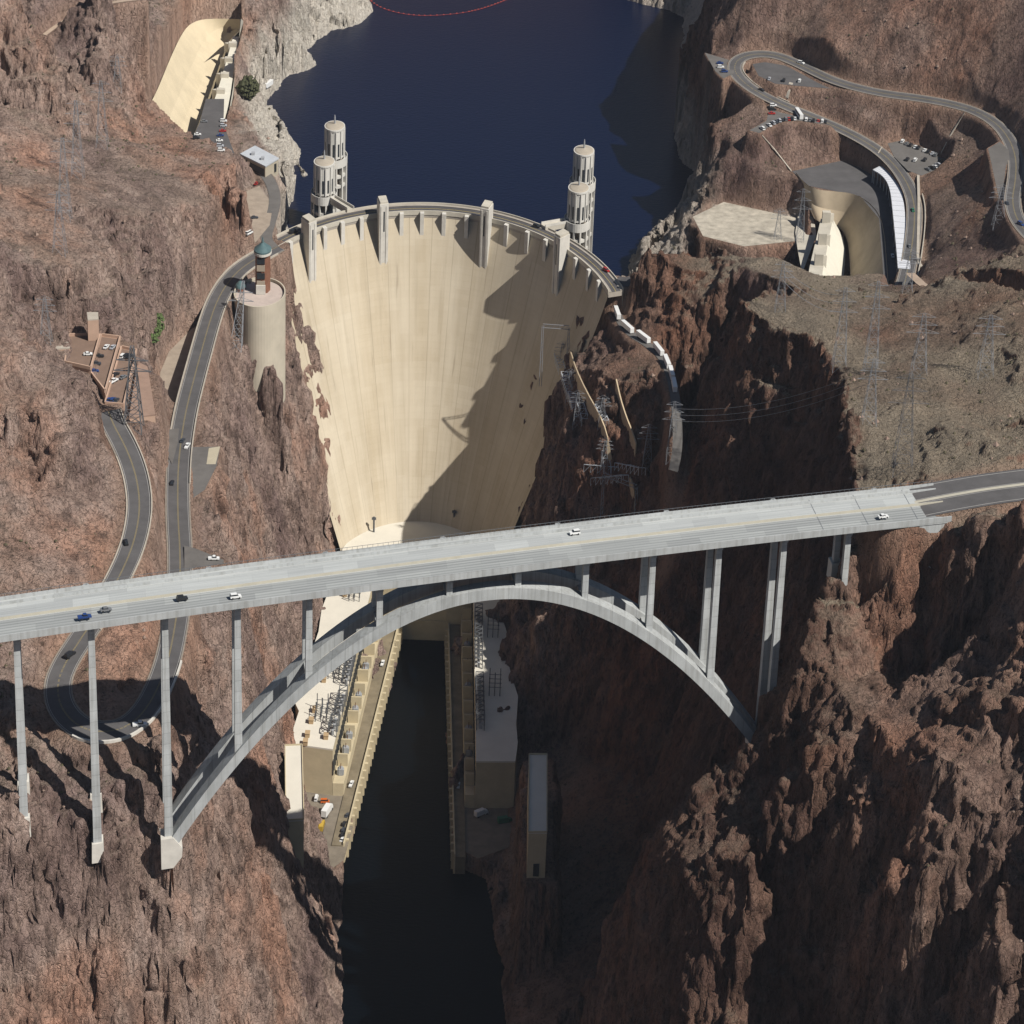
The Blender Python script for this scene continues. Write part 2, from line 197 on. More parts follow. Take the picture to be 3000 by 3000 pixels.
# ------------------------------------------------------------------ terrain
def parse(s): return [tuple(float(v) for v in t.split(',')) for t in s.split()]
PT = parse(TIN)
def build_height():
    x0, x1, y0, y1, st = -420.0, 330.0, -780.0, 720.0, 1.5
    nx, ny = int((x1 - x0) / st) + 1, int((y1 - y0) / st) + 1
    pts = list(PT)
    for bx, by, z in ((x0 - 5, y0 - 5, 170), (x0 - 5, -300, 260), (x0 - 5, 100, 290), (x0 - 5, y1 + 5, 300), (x1 + 5, y0 - 5, 260), (x1 + 5, -300, 300), (x1 + 5, 100, 320),
                      (x1 + 5, y1 + 5, 320), (-250, y1 + 5, 240), (200, y1 + 5, 250), (-60, y0 - 5, -6), (-20, y0 - 5, -4), (40, y0 - 5, 120), (-110, y0 - 5, 30), (-180, y0 - 5, 110), (120, 400, 255), (200, 300, 290), (60, 560, 215), (90, 300, 240)):
        pts.append((bx, by, z))
    res = geometry.delaunay_2d_cdt([Vector((p[0], p[1])) for p in pts], [], [], 0, 0.4)
    vo, tris, orig = res[0], res[2], res[3]
    zz = [sum(pts[i][2] for i in o) / max(1, len(o)) for o in orig]
    H = np.full((ny, nx), np.nan)
    for t in tris:
        (ax, ay), (bx, by), (cx, cy) = vo[t[0]], vo[t[1]], vo[t[2]]; za, zb, zc = zz[t[0]], zz[t[1]], zz[t[2]]
        i0 = max(0, int((min(ax, bx, cx) - x0) / st)); i1 = min(nx - 1, int((max(ax, bx, cx) - x0) / st) + 1)
        j0 = max(0, int((min(ay, by, cy) - y0) / st)); j1 = min(ny - 1, int((max(ay, by, cy) - y0) / st) + 1)
        if i1 < i0 or j1 < j0: continue
        gx = x0 + st * np.arange(i0, i1 + 1)[None, :]; gy = y0 + st * np.arange(j0, j1 + 1)[:, None]
        d = (by - cy) * (ax - cx) + (cx - bx) * (ay - cy)
        if abs(d) < 1e-9: continue
        l1 = ((by - cy) * (gx - cx) + (cx - bx) * (gy - cy)) / d; l2 = ((cy - ay) * (gx - cx) + (ax - cx) * (gy - cy)) / d; l3 = 1 - l1 - l2
        ok = (l1 > -1e-6) & (l2 > -1e-6) & (l3 > -1e-6)
        sub = H[j0:j1 + 1, i0:i1 + 1]; sub[ok] = (l1 * za + l2 * zb + l3 * zc)[ok]
    H[np.isnan(H)] = 200
    P = np.pad(H, 1, mode='edge')
    H = (P[1:-1, 1:-1] * 2 + P[:-2, 1:-1] + P[2:, 1:-1] + P[1:-1, :-2] + P[1:-1, 2:]) / 6
    return H, x0, y0, st
HG, HX0, HY0, HST = build_height()
def hbase(x, y):
    u = np.clip((x - HX0) / HST, 0, HG.shape[1] - 1.001); v = np.clip((y - HY0) / HST, 0, HG.shape[0] - 1.001)
    i = u.astype(int); j = v.astype(int); a = u - i; b = v - j
    return (HG[j, i] * (1 - a) + HG[j, i + 1] * a) * (1 - b) + (HG[j + 1, i] * (1 - a) + HG[j + 1, i + 1] * a) * b
def dens(pts, step=3.0):
    out = []
    for a, b in zip(pts[:-1], pts[1:]):
        n = max(1, int(math.dist(a, b) / step))
        for k in range(n): out.append(tuple(a[i] + (b[i] - a[i]) * k / n for i in range(len(a))))
    out.append(pts[-1]); return out
def smooth_line(pts, it=2):
    """Chaikin corner cutting, ends kept"""
    for _ in range(it):
        q = [pts[0]]
        for a, b in zip(pts[:-1], pts[1:]):
            q.append(tuple(a[i] * .75 + b[i] * .25 for i in range(len(a)))); q.append(tuple(a[i] * .25 + b[i] * .75 for i in range(len(a))))
        q.append(pts[-1]); pts = q
    return pts
ROADL = {k: (w, smooth_line(parse(s))) for k, (w, s) in ROADS.items()}
DIRTL = {k: (w, smooth_line(parse(s))) for k, (w, s) in DIRT.items()}
PADL = {k: (z, parse(s)) for k, (z, s) in PADS.items()}
def inpoly(X, Y, poly):
    ins = np.zeros(X.shape, bool); n = len(poly)
    for i in range(n):
        (xa, ya), (xb, yb) = poly[i][:2], poly[(i + 1) % n][:2]
        if ya == yb: continue
        c = ((ya > Y) != (yb > Y)) & (X < (xb - xa) * (Y - ya) / (yb - ya) + xa); ins ^= c
    return ins
def polydist(X, Y, poly):
    d = np.full(X.shape, 1e9); n = len(poly)
    for i in range(n):
        (xa, ya), (xb, yb) = poly[i][:2], poly[(i + 1) % n][:2]
        ex, ey = (xb - xa) * SQ, yb - ya; l2 = ex * ex + ey * ey + 1e-9
        t = np.clip(((X - xa) * SQ * ex + (Y - ya) * ey) / l2, 0, 1)
        d = np.minimum(d, np.hypot((X - xa) * SQ - t * ex, Y - ya - t * ey))
    return np.where(inpoly(X, Y, poly), -d, d)
def linedist(X, Y, pts):
    d = np.full(X.shape, 1e9); z = np.zeros(X.shape)
    for a, b in zip(pts[:-1], pts[1:]):
        ex, ey = (b[0] - a[0]) * SQ, b[1] - a[1]; l2 = ex * ex + ey * ey + 1e-9
        t = np.clip(((X - a[0]) * SQ * ex + (Y - a[1]) * ey) / l2, 0, 1)
        q = np.hypot((X - a[0]) * SQ - t * ex, Y - a[1] - t * ey); k = q < d
        d = np.where(k, q, d); z = np.where(k, a[2] + t * (b[2] - a[2]), z)
    return d, z
def carve(X, Y, Z, mask_road):
    """level the ground under roads and lots, with cut and fill slopes beside them"""
    on = np.zeros(X.shape)
    for grp in (DIRTL, ROADL):
        for k, (w, pts) in grp.items():
            bx = [p[0] for p in pts]; by = [p[1] for p in pts]; R = w / 2 + 12
            s = (X > min(bx) - R) & (X < max(bx) + R) & (Y > min(by) - R) & (Y < max(by) + R)
            idx = np.nonzero(s)
            if not len(idx[0]): continue
            d, zr = linedist(X[idx], Y[idx], pts[::2] + [pts[-1]])
            t = sstep(w / 2 + .8, w / 2 + 7, d); zs = Z[idx]; Z[idx] = (zr - .12) * (1 - t) + zs * t
            mask_road[idx] = np.maximum(mask_road[idx], 1 - sstep(w / 2 + 1, w / 2 + 9, d)); on[idx] = np.maximum(on[idx], 1 - sstep(w / 2 - .5, w / 2 + 2, d))
    for k, (z, poly) in PADL.items():
        bx = [p[0] for p in poly]; by = [p[1] for p in poly]
        s = (X > min(bx) - 12) & (X < max(bx) + 12) & (Y > min(by) - 14) & (Y < max(by) + 14)
        if not s.any(): continue
        d = polydist(X[s], Y[s], poly); t = np.maximum(sstep(.6, 7.0, d), on[s]); zs = Z[s]; Z[s] = z * (1 - t) + zs * t
        mask_road[s] = np.maximum(mask_road[s], 1 - sstep(0, 5, d))
    return Z
def ground(X, Y):
    m = np.clip(.5 + .8 * fbm(X * SQ, Y, 160, 2, 3), .25, 1.0)
    calm = 1 - .86 * sstep(62, 80, X) * sstep(-130, -70, Y)
    wx = 3.0 * fbm(X * SQ, Y, 46, 2, 1) + 2.2 * rotn(X * SQ, Y, 15, 1.0, 5) + 1.1 * rotn(X * SQ, Y, 6, 2.0, 6)
    wy = 4.0 * fbm(X * SQ, Y, 50, 2, 8) + 2.4 * rotn(X * SQ, Y, 16, .3, 9) + 1.4 * rotn(X * SQ, Y, 6, 1.2, 10)
    Z0 = hbase(X, Y); e = 4.0
    gx = (hbase(X + e / SQ, Y) - hbase(X - e / SQ, Y)) / (2 * e); gy = (hbase(X, Y + e) - hbase(X, Y - e)) / (2 * e)
    sl = np.hypot(gx, gy); rug = np.clip(sl / .9, .10, 1.0) * calm
    k = .35 + .65 * rug
    Z = hbase(X + wx * k / SQ, Y + wy * k)
    Z = Z + rug * (4.5 * (ridge(X * SQ, Y, 52, 3, 20) - .1) * m + 2.6 * ridge(X * SQ, Y, 19, 2, 25) + 1.7 * fbm(X * SQ, Y, 7, 2, 30) + .6 * fbm(X * SQ, Y, 3, 2, 33) - 1.2)
    az = sstep(-15, 25, X) * calm ** 3 * (1 - sstep(-300, -150, Y) * .75) * np.clip(sl / .5, .1, 1)
    Z = Z + az * (11.0 * (ridge(X * SQ, Y, 78, 2, 120) - .15) + 5.0 * (ridge(X * SQ, Y, 33, 2, 124) - .1))
    # ledges: rock breaks into steps along warped height bands
    q = Z / 17.0 + .55 * fbm(X * SQ, Y, 40, 2, 40); f = q - np.floor(q)
    led = (sstep(.28, .72, f) - f) * 17.0
    Z = Z + led * .62 * calm * np.clip((sl - .35) / .6, 0, 1) * np.clip(.5 + 1.3 * fbm(X * SQ, Y, 70, 2, 44), 0, 1)
    q = Z / 5.2 + .9 * fbm(X * SQ, Y, 15, 2, 47); f = q - np.floor(q)
    Z = Z + (sstep(.25, .75, f) - f) * 5.2 * .55 * calm * np.clip((sl - .3) / .6, 0, 1)
    return Z, sl
def axis(a, b, st, far, n):
    core = np.arange(a, b + st / 2, st); g = np.geomspace(st * 1.3, 1, 1)
    lo = a - np.cumsum(np.geomspace(st, (far) * .16, n)); hi = b + np.cumsum(np.geomspace(st, far * .16, n))
    return np.concatenate([lo[::-1], core, hi])
def dam_sec(z):
    t = min(max((176 - z) / 143., 0), 1.25); return -78.4 - 1.0 * t, -97 + 10 * t, 141.5 - 75.5 * t ** 1.06
_T3 = np.random.RandomState(5).rand(64, 64, 64).astype(np.float32) * 2 - 1
def vn3(x, y, z):
    xi = np.floor(x); yi = np.floor(y); zi = np.floor(z); fx, fy, fz = x - xi, y - yi, z - zi
    fx = fx * fx * (3 - 2 * fx); fy = fy * fy * (3 - 2 * fy); fz = fz * fz * (3 - 2 * fz)
    a, b, c = xi.astype(np.int32) & 63, yi.astype(np.int32) & 63, zi.astype(np.int32) & 63; a1, b1, c1 = (a + 1) & 63, (b + 1) & 63, (c + 1) & 63
    l = lambda p, q, f: p + (q - p) * f
    return l(l(l(_T3[a, b, c], _T3[a1, b, c], fx), l(_T3[a, b1, c], _T3[a1, b1, c], fx), fy), l(l(_T3[a, b, c1], _T3[a1, b, c1], fx), l(_T3[a, b1, c1], _T3[a1, b1, c1], fx), fy), fz)
def cell3(x, y, z):
    """random value per jittered block, with the distance to the block border: breaks rock into angular pieces"""
    xi = np.floor(x).astype(np.int32); yi = np.floor(y).astype(np.int32); zi = np.floor(z).astype(np.int32)
    d1 = np.full(x.shape, 9.0, np.float32); d2 = np.full(x.shape, 9.0, np.float32); v = np.zeros(x.shape, np.float32)
    for i in (-1, 0, 1):
        for j in (-1, 0, 1):
            for k in (-1, 0, 1):
                a, b, c = (xi + i) & 63, (yi + j) & 63, (zi + k) & 63
                px = xi + i + .5 + .45 * _T3[a, b, c]; py = yi + j + .5 + .45 * _T3[b, c, a]; pz = zi + k + .5 + .45 * _T3[c, a, b]
                d = ((px - x) ** 2 + (py - y) ** 2 + (pz - z) ** 2).astype(np.float32); n = d < d1
                d2 = np.where(n, d1, np.minimum(d2, d)); v = np.where(n, _T3[(a + 17) & 63, b, c], v); d1 = np.where(n, d, d1)
    return v, np.sqrt(d2) - np.sqrt(d1)
def fracture(X, Y, Z, gx, gy, mr):
    dy, dx = np.gradient(Z, gy, gx); n = 1 / np.sqrt(1 + dx * dx + dy * dy); s = np.hypot(dx / SQ, dy)
    amp = np.clip((s - .25) / .7, .06, 1) * (1 - np.clip((mr - .25) * 2.2, 0, 1)) * sstep(-2, 6, np.abs(Z - 138) + np.where(Y > -20, 0, 9)) * sstep(-1, 5, Z)
    amp = amp * (1 - .86 * sstep(62, 80, X) * sstep(-130, -70, Y))
    x, y, z = X * SQ, Y, Z
    w = 2.2 * vn3(x / 9, y / 9, z / 11)
    v1, e1 = cell3((x + w) / 11, (y + w) / 11, (z + 1.5 * w) / 14)
    v2, e2 = cell3((x + w) / 4.6 + 9, (y - w) / 4.6, (z + w) / 6.2)
    h = 2.3 * v1 - 1.5 * (1 - sstep(0, .16, e1)) + 1.25 * v2 - .8 * (1 - sstep(0, .18, e2)) + 1.1 * vn3(x / 6, y / 6, z / 8) + .7 * (1 - 2 * np.abs(vn3(x / 3.1, y / 3.1, z / 5)))
    h = h * amp
    return X - dx * n * h / SQ, Y - dy * n * h, Z + n * h
def make_terrain():
    gx = axis(-300.0, 215.0, RES, 1400, 26); gy = axis(-690.0, 560.0, RES * 1.15, 1600, 26)
    X, Y = np.meshgrid(gx, gy); Z, sl = ground(X, Y)
    mr = np.zeros(X.shape)
    Z = carve(X, Y, Z, mr)
    # keep water areas under water, and the ground below the dam and power houses
    for fn in CLAMPS: Z = fn(X, Y, Z)
    global HZ; HZ = (gx, gy, Z, mr)
    ny, nx = X.shape
    for pts_, zf_ in PITS:
        q_ = (X > min(p[0] for p in pts_) - 8) & (X < max(p[0] for p in pts_) + 8) & (Y > min(p[1] for p in pts_) - 8) & (Y < max(p[1] for p in pts_) + 8)
        mr[q_] = np.maximum(mr[q_], 1 - sstep(2, 7, polydist(X[q_], Y[q_], pts_)))
    X, Y, Z = fracture(X, Y, Z, gx, gy, mr)
    co = np.stack([X, Y, Z], -1).reshape(-1, 3)
    idx = np.arange(ny * nx).reshape(ny, nx)
    q = np.stack([idx[:-1, :-1], idx[:-1, 1:], idx[1:, 1:], idx[1:, :-1]], -1).reshape(-1, 4)
    me = bpy.data.meshes.new("canyon_terrain")
    me.vertices.add(len(co)); me.vertices.foreach_set("co", co.astype(np.float32).ravel())
    me.loops.add(q.size); me.loops.foreach_set("vertex_index", q.ravel().astype(np.int32))
    me.polygons.add(len(q)); me.polygons.foreach_set("loop_start", (np.arange(len(q)) * 4).astype(np.int32))
    me.update(calc_edges=True)
    # what the ground is made of: r water-line bleached rock, g tan soil, b graded earth
    lake = np.zeros(X.shape); q_ = (Y > -70) & (Y < 640) & (X > -260) & (X < 120)
    dl = polydist(X[q_], Y[q_], LAKEP) + 6 * fbm(X[q_] * SQ, Y[q_], 30, 2, 61)
    lake[q_] = (1 - sstep(158, 188, Z[q_] + 8 * fbm(X[q_] * SQ, Y[q_], 20, 2, 60))) * (1 - sstep(30, 52, dl)) * np.where(X[q_] > -20, .7, 1) * np.where(np.hypot((X[q_] + 78.4) * SQ, Y[q_] + 97) > 153, 1, 0)
    gz, gq = np.gradient(Z, gy, gx); s2 = np.hypot(gz, gq / SQ)
    soil = (1 - sstep(.35, .85, s2)) * np.clip(.45 + 1.0 * fbm(X * SQ, Y, 60, 3, 62), 0, 1)
    soil = soil * np.where((X > 40) & (Y < 0) & (Y > -470), 1.0, .35) + .75 * sstep(88, 110, X + 12 * fbm(X * SQ, Y, 40, 2, 68)) * sstep(-440, -400, Y) * (1 - sstep(-300, -200, Y)) * (1 - sstep(.5, 1.0, s2))
    soil = np.clip(soil, 0, 1)
    dk = sstep(-60, 40, X + 10 * fbm(X * SQ, Y, 60, 2, 66)) * (1 - .45 * sstep(60, 80, X) * sstep(-130, -70, Y)) * (1 - .35 * sstep(75, 95, X) * (1 - sstep(-430, -400, Y)))  # darker right-bank rock, its colour lowered further to deepen the wall's shade
    q_ = (X > 40) & (X < 130) & (Y > -20) & (Y < 120); lake[q_] = np.maximum(lake[q_], .85 * (1 - sstep(-1, 6, polydist(X[q_], Y[q_], PALE))))
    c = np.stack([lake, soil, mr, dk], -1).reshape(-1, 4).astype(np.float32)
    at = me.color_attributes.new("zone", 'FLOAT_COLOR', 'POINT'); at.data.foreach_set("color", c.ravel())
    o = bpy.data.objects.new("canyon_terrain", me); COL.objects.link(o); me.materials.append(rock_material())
    tag(o, kind='structure'); return o
def rock_material():
    m = bpy.data.materials.new("canyon_rock"); m.use_nodes = True; nt = m.node_tree; N = nt.nodes; L = nt.links
    p = N["Principled BSDF"]; p.inputs["Roughness"].default_value = .95; p.inputs["Specular IOR Level"].default_value = .1
    g = N.new("ShaderNodeNewGeometry"); A = N.new("ShaderNodeAttribute"); A.attribute_name = "zone"
    sep = N.new("ShaderNodeSeparateColor"); L.new(A.outputs["Color"], sep.inputs[0])
    def noise(scale, det=6, ro=.6, vec=None, st=(1, 1, 1)):
        mp = N.new("ShaderNodeMapping"); mp.inputs["Scale"].default_value = st; L.new(g.outputs["Position"], mp.inputs["Vector"])
        n = N.new("ShaderNodeTexNoise"); n.inputs["Scale"].default_value = scale; n.inputs["Detail"].default_value = det; n.inputs["Roughness"].default_value = ro
        L.new(mp.outputs[0], n.inputs["Vector"]); return n.outputs[0]
    def ramp(src, *st):
        r = N.new("ShaderNodeValToRGB"); e = r.color_ramp.elements
        while len(e) < len(st): e.new(.5)
        for k, (pos, col) in zip(e, st): k.position = pos; k.color = (*col, 1) if len(col) == 3 else col
        L.new(src, r.inputs[0]); return r.outputs[0]
    def mix(f, a, b, mode='MIX'):
        x = N.new("ShaderNodeMix"); x.data_type = 'RGBA'; x.blend_type = mode
        if isinstance(f, float): x.inputs[0].default_value = f
        else: L.new(f, x.inputs[0])
        for s, v in ((6, a), (7, b)):
            if isinstance(v, tuple): x.inputs[s].default_value = (*v, 1)
            else: L.new(v, x.inputs[s])
        return x.outputs[2]
    def math_(op, a, b=None):
        x = N.new("ShaderNodeMath"); x.operation = op; x.use_clamp = True
        for i, v in enumerate((a, b)):
            if v is None: continue
            if isinstance(v, (int, float)): x.inputs[i].default_value = v
            else: L.new(v, x.inputs[i])
        return x.outputs[0]
    big = noise(.012, 5, .6, st=(SQ, 1, 1)); mid = noise(.06, 7, .7, st=(SQ, 1, .45)); fine = noise(.45, 8, .75, st=(SQ, 1, .5)); grit = noise(1.6, 4, .7)
    base = ramp(mid, (.25, (.20, .135, .108)), (.42, (.33, .235, .190)), (.55, (.42, .305, .250)), (.75, (.52, .40, .335)))
    tint = ramp(big, (.33, (.60, .57, .62)), (.5, (1, 1, 1)), (.66, (1.18, .93, .80)))
    base = mix(1.0, base, tint, 'MULTIPLY')
    # dark desert varnish running down the faces, paler fresh breaks
    var = noise(.10, 6, .65, st=(SQ, 1, .3)); base = mix(math_('MULTIPLY', ramp(var, (.50, (0, 0, 0)), (.66, (1, 1, 1))), .62), base, (.060, .040, .034))
    pal = noise(.11, 7, .7, st=(SQ, 1, .32)); base = mix(math_('MULTIPLY', ramp(pal, (.58, (0, 0, 0)), (.70, (1, 1, 1))), .55), base, (.42, .31, .24))
    base = mix(ramp(fine, (.36, (.75, .75, .75)), (.5, (0, 0, 0))), base, (.070, .046, .036))
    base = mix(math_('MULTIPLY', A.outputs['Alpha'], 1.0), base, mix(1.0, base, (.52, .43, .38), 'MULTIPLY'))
    soilc = ramp(fine, (.30, (.13, .105, .075)), (.45, (.27, .225, .165)), (.7, (.37, .315, .24)))
    base = mix(math_('MULTIPLY', sep.outputs[1], .85), base, soilc)
    grad = ramp(mid, (.3, (.25, .155, .11)), (.6, (.40, .265, .19)))
    base = mix(math_('MULTIPLY', sep.outputs[2], .55), base, grad)
    bl = ramp(fine, (.30, (.34, .29, .24)), (.44, (.58, .53, .45)), (.7, (.74, .70, .61)))
    base = mix(math_('MULTIPLY', sep.outputs[0], .9), base, bl)
    # desert scrub as dark flecks on the gentler ground
    vo = N.new("ShaderNodeTexVoronoi"); vo.inputs["Scale"].default_value = .33; vo.inputs["Randomness"].default_value = 1
    mp = N.new("ShaderNodeMapping"); mp.inputs["Scale"].default_value = (SQ, 1, .6); L.new(g.outputs["Position"], mp.inputs["Vector"]); L.new(mp.outputs[0], vo.inputs["Vector"])
    sp = ramp(vo.outputs["Distance"], (.16, (1, 1, 1)), (.27, (0, 0, 0)))
    base = mix(math_('MULTIPLY', math_('MULTIPLY', sp, math_('SUBTRACT', 1.0, sep.outputs[0])), .42), base, (.055, .045, .030))
    L.new(base, p.inputs["Base Color"])
    vc = N.new("ShaderNodeTexVoronoi"); vc.feature = 'DISTANCE_TO_EDGE'; vc.inputs["Scale"].default_value = .34; mpv = N.new("ShaderNodeMapping"); mpv.inputs["Scale"].default_value = (SQ, 1, .5)
    wn = N.new("ShaderNodeTexNoise"); wn.inputs["Scale"].default_value = .35; wn.inputs["Detail"].default_value = 4; L.new(g.outputs["Position"], wn.inputs["Vector"])
    va = N.new("ShaderNodeVectorMath"); va.operation = 'MULTIPLY_ADD'; L.new(wn.outputs["Color"], va.inputs[0]); va.inputs[1].default_value = (3.5, 3.5, 3.5); L.new(g.outputs["Position"], va.inputs[2]); L.new(va.outputs[0], mpv.inputs["Vector"]); L.new(mpv.outputs[0], vc.inputs["Vector"])
    crack = ramp(vc.outputs["Distance"], (.0, (0, 0, 0)), (.10, (1, 1, 1)))
    h = math_('ADD', math_('ADD', math_('MULTIPLY', fine, .60), math_('MULTIPLY', grit, .20)), math_('MULTIPLY', crack, .20))
    b1 = N.new("ShaderNodeBump"); b1.inputs["Strength"].default_value = .9; b1.inputs["Distance"].default_value = 3.4; L.new(h, b1.inputs["Height"])
    b2 = N.new("ShaderNodeBump"); b2.inputs["Strength"].default_value = .6; b2.inputs["Distance"].default_value = 5.0; L.new(noise(.16, 6, .65, st=(SQ, 1, .3)), b2.inputs["Height"])
    L.new(b2.outputs[0], b1.inputs["Normal"]); L.new(b1.outputs[0], p.inputs["Normal"])
    return m
RES = .76
def clamp_river(X, Y, Z):
    xl = np.interp(Y, RIV_Y, RIV_L); xr = np.interp(Y, RIV_Y, RIV_R); j = 1.0 * rotn(X * SQ, Y, 12, .3, 70) + .6 * rotn(X * SQ, Y, 5, .9, 71)
    d = np.minimum(X - xl, xr - X) + j; s = Y < -60
    return np.where(s & (d > 0), np.minimum(Z, 1.5 - 3 * d), Z)
RIV_Y = [-760, -411, -372, -330, -300, -289, -200, -60]
RIV_L = [-88, -94, -96, -99, -101, -100.5, -93, -84]
RIV_R = [-20, -26, -29, -33, -37, -52, -57, -64]
EDGE = parse(EDGEPTS)
def wall_right(X, Y, Z):
    # the big shaded wall of the right bank between the power house and the bridge
    s = (X > -40) & (X < 100) & (Y > -500) & (Y < -150); x, y, z = X[s], Y[s], Z[s]
    x = x + 2.6 * fbm(x * 0 + 3, y, 34, 2, 91) + 1.6 * rotn(x * .2, y, 11, .2, 92) + .7 * rotn(x, y, 5, .2, 93) + 1.5 * fbm(x * SQ, y, 22, 2, 94)
    xb = np.interp(y, [-480, -400, -300, -250, -190], [-18, -22, -30, -27, -27])
    pl = np.minimum(33 + 3.2 * (x - xb), 33 + 3.2 * 26 + 2.35 * (x - xb - 26))
    d, ze = linedist(X[s], y, EDGE); xe = np.interp(y, [p[1] for p in EDGE[::-1]], [p[0] for p in EDGE[::-1]])
    pl = np.maximum(np.minimum(pl, ze - 1.9 * d * (x < xe)), 8 + .5 * (x - xb)); k = sstep(-500, -455, y) * (1 - sstep(-215, -180, y)) * (1 - sstep(xe - 14, xe - 2, X[s])) * sstep(-6, 0, x - xb)
    Z[s] = pl * k + z * (1 - k); return Z
def pits(X, Y, Z):
    for pts, zf in PITS:
        bx = [p[0] for p in pts]; by = [p[1] for p in pts]
        s = (X > min(bx) - 3) & (X < max(bx) + 3) & (Y > min(by) - 3) & (Y < max(by) + 3)
        if s.any():
            d = polydist(X[s], Y[s], pts); z = Z[s]; Z[s] = np.where(d < 1.0, np.minimum(z, zf), z)
    return Z
PALE = [(69.0, 93.2, 180.0), (90.8, 90.0, 180.0), (112.8, 82.9, 180.0), (115.3, 89.6, 165.0), (92.1, 94.6, 165.0), (70.5, 101.6, 167.0)]
BENCH = [(-22.6, -286.3, 54.0), (-9.2, -285.4, 54.0), (-8.3, -383.5, 54.0), (-21.3, -384.4, 54.0)]
def bench(X, Y, Z):
    s = (X > -45) & (X < 10) & (Y > -400) & (Y < -180); d = polydist(X[s], Y[s], BENCH); k = 1 - sstep(0, 5, d); Z[s] = np.where(k > 0, np.maximum(Z[s], 54 * k + Z[s] * (1 - k)), Z[s]); return Z
PITS = [([(-236.3, 146.7, 193.0), (-235.1, 177.4, 192.0), (-235.3, 250.0, 188.5), (-234.1, 304.3, 185.5), (-229.4, 322.0, 184.5), (-221.1, 330.0, 183.5), (-204.6, 333.7, 182.5), (-202.6, 316.6, 180.0), (-201.6, 270.0, 180.0), (-199.1, 222.8, 180.0), (-197.3, 169.3, 180.0), (-208.1, 165.3, 181.0), (-212.2, 132.9, 176.0)], 160),
        ([(115.8, 91.5, 183.5), (121.6, 84.2, 183.5), (129.6, 83.0, 183.5), (140.1, 81.1, 183.5), (147.3, 70.1, 183.5), (151.8, 50.3, 183.5), (151.5, 23.0, 183.5), (149.3, -13.5, 183.5), (146.5, -48.6, 183.5), (111.0, -39.0, 178.0), (119.1, 28.8, 178.0), (120.2, 57.2, 178.0)], 154)]
def clamp_gorge(X, Y, Z):
    # side canyon behind the right hand plateau: undercut below the plateau rim
    s = (X > -20) & (X < 140) & (Y > -480) & (Y < -95)
    x, y, z = X[s], Y[s], Z[s]; d, ze = linedist(x, y, EDGE)
    xe = np.interp(y, [p[1] for p in EDGE[::-1]], [p[0] for p in EDGE[::-1]])
    left = x < xe - .5
    blk = np.clip(sstep(40, 48, x) + (1 - sstep(-235, -215, y)), 0, 1)
    lim = np.maximum(ze - 2.2 * d, 14 + 8 * fbm(x * SQ, y, 30, 2, 80) + np.maximum(0, x + 25) * .42)
    Z[s] = np.where(left, np.minimum(z, lim * blk + z * (1 - blk)), z); return Z
def clamp_dam(X, Y, Z):
    s = (X > -150) & (X < 5) & (Y > -60) & (Y < 58)
    x, y, z = X[s], Y[s], Z[s]
    # height of the dam face above this plan point (falls downstream)
    zf = np.full(x.shape, -5.0)
    for zz in np.arange(30, 177, 3.0):
        xc, yc, R = dam_sec(zz); g = np.hypot((x - xc) * SQ, y - yc) / R
        zf = np.where((g > 1.0) & (y > yc), np.maximum(zf, zz), zf)
    up = np.hypot((x + 78.4) * SQ, y + 97) / 152.4
    mid = np.clip(1 - np.abs((x + 72) / 70), 0, 1)
    lim = zf - 4 - 40 * sstep(.35, .6, mid)
    Z[s] = np.where((zf > 0) & (up < 1.0) & (mid > .22), np.minimum(z, lim), z)
    return Z
LAKEP = parse(LAKEPTS)
def clamp_lake(X, Y, Z):
    s = (Y > -60); x, y, z = X[s], Y[s], Z[s]; d = polydist(x, y, LAKEP) + 1.6 * rotn(x * SQ, y, 14, .5, 77) + .8 * rotn(x * SQ, y, 5, .5, 78)
    Z[s] = np.where(d < 0, np.minimum(z, 137.4 + 1.2 * d), np.where((d < 14) & (np.hypot((x + 78.4) * SQ, y + 97) > 156), np.maximum(z, 138.2 + 1.1 * np.minimum(d, 14)), z)); return Z
CLAMPS = [clamp_lake, clamp_dam, clamp_gorge, wall_right, clamp_river, bench, pits]
TERRAIN = make_terrain()
def _samp(A, x, y):
    gx, gy = HZ[0], HZ[1]; i = np.clip(np.searchsorted(gx, x) - 1, 0, len(gx) - 2); j = np.clip(np.searchsorted(gy, y) - 1, 0, len(gy) - 2)
    a = (x - gx[i]) / (gx[i + 1] - gx[i]); b = (y - gy[j]) / (gy[j + 1] - gy[j])
    return (A[j, i] * (1 - a) + A[j, i + 1] * a) * (1 - b) + (A[j + 1, i] * (1 - a) + A[j + 1, i + 1] * a) * b
def hz(x, y): return _samp(HZ[2], x, y)
def hm(x, y): return _samp(HZ[3], x, y)
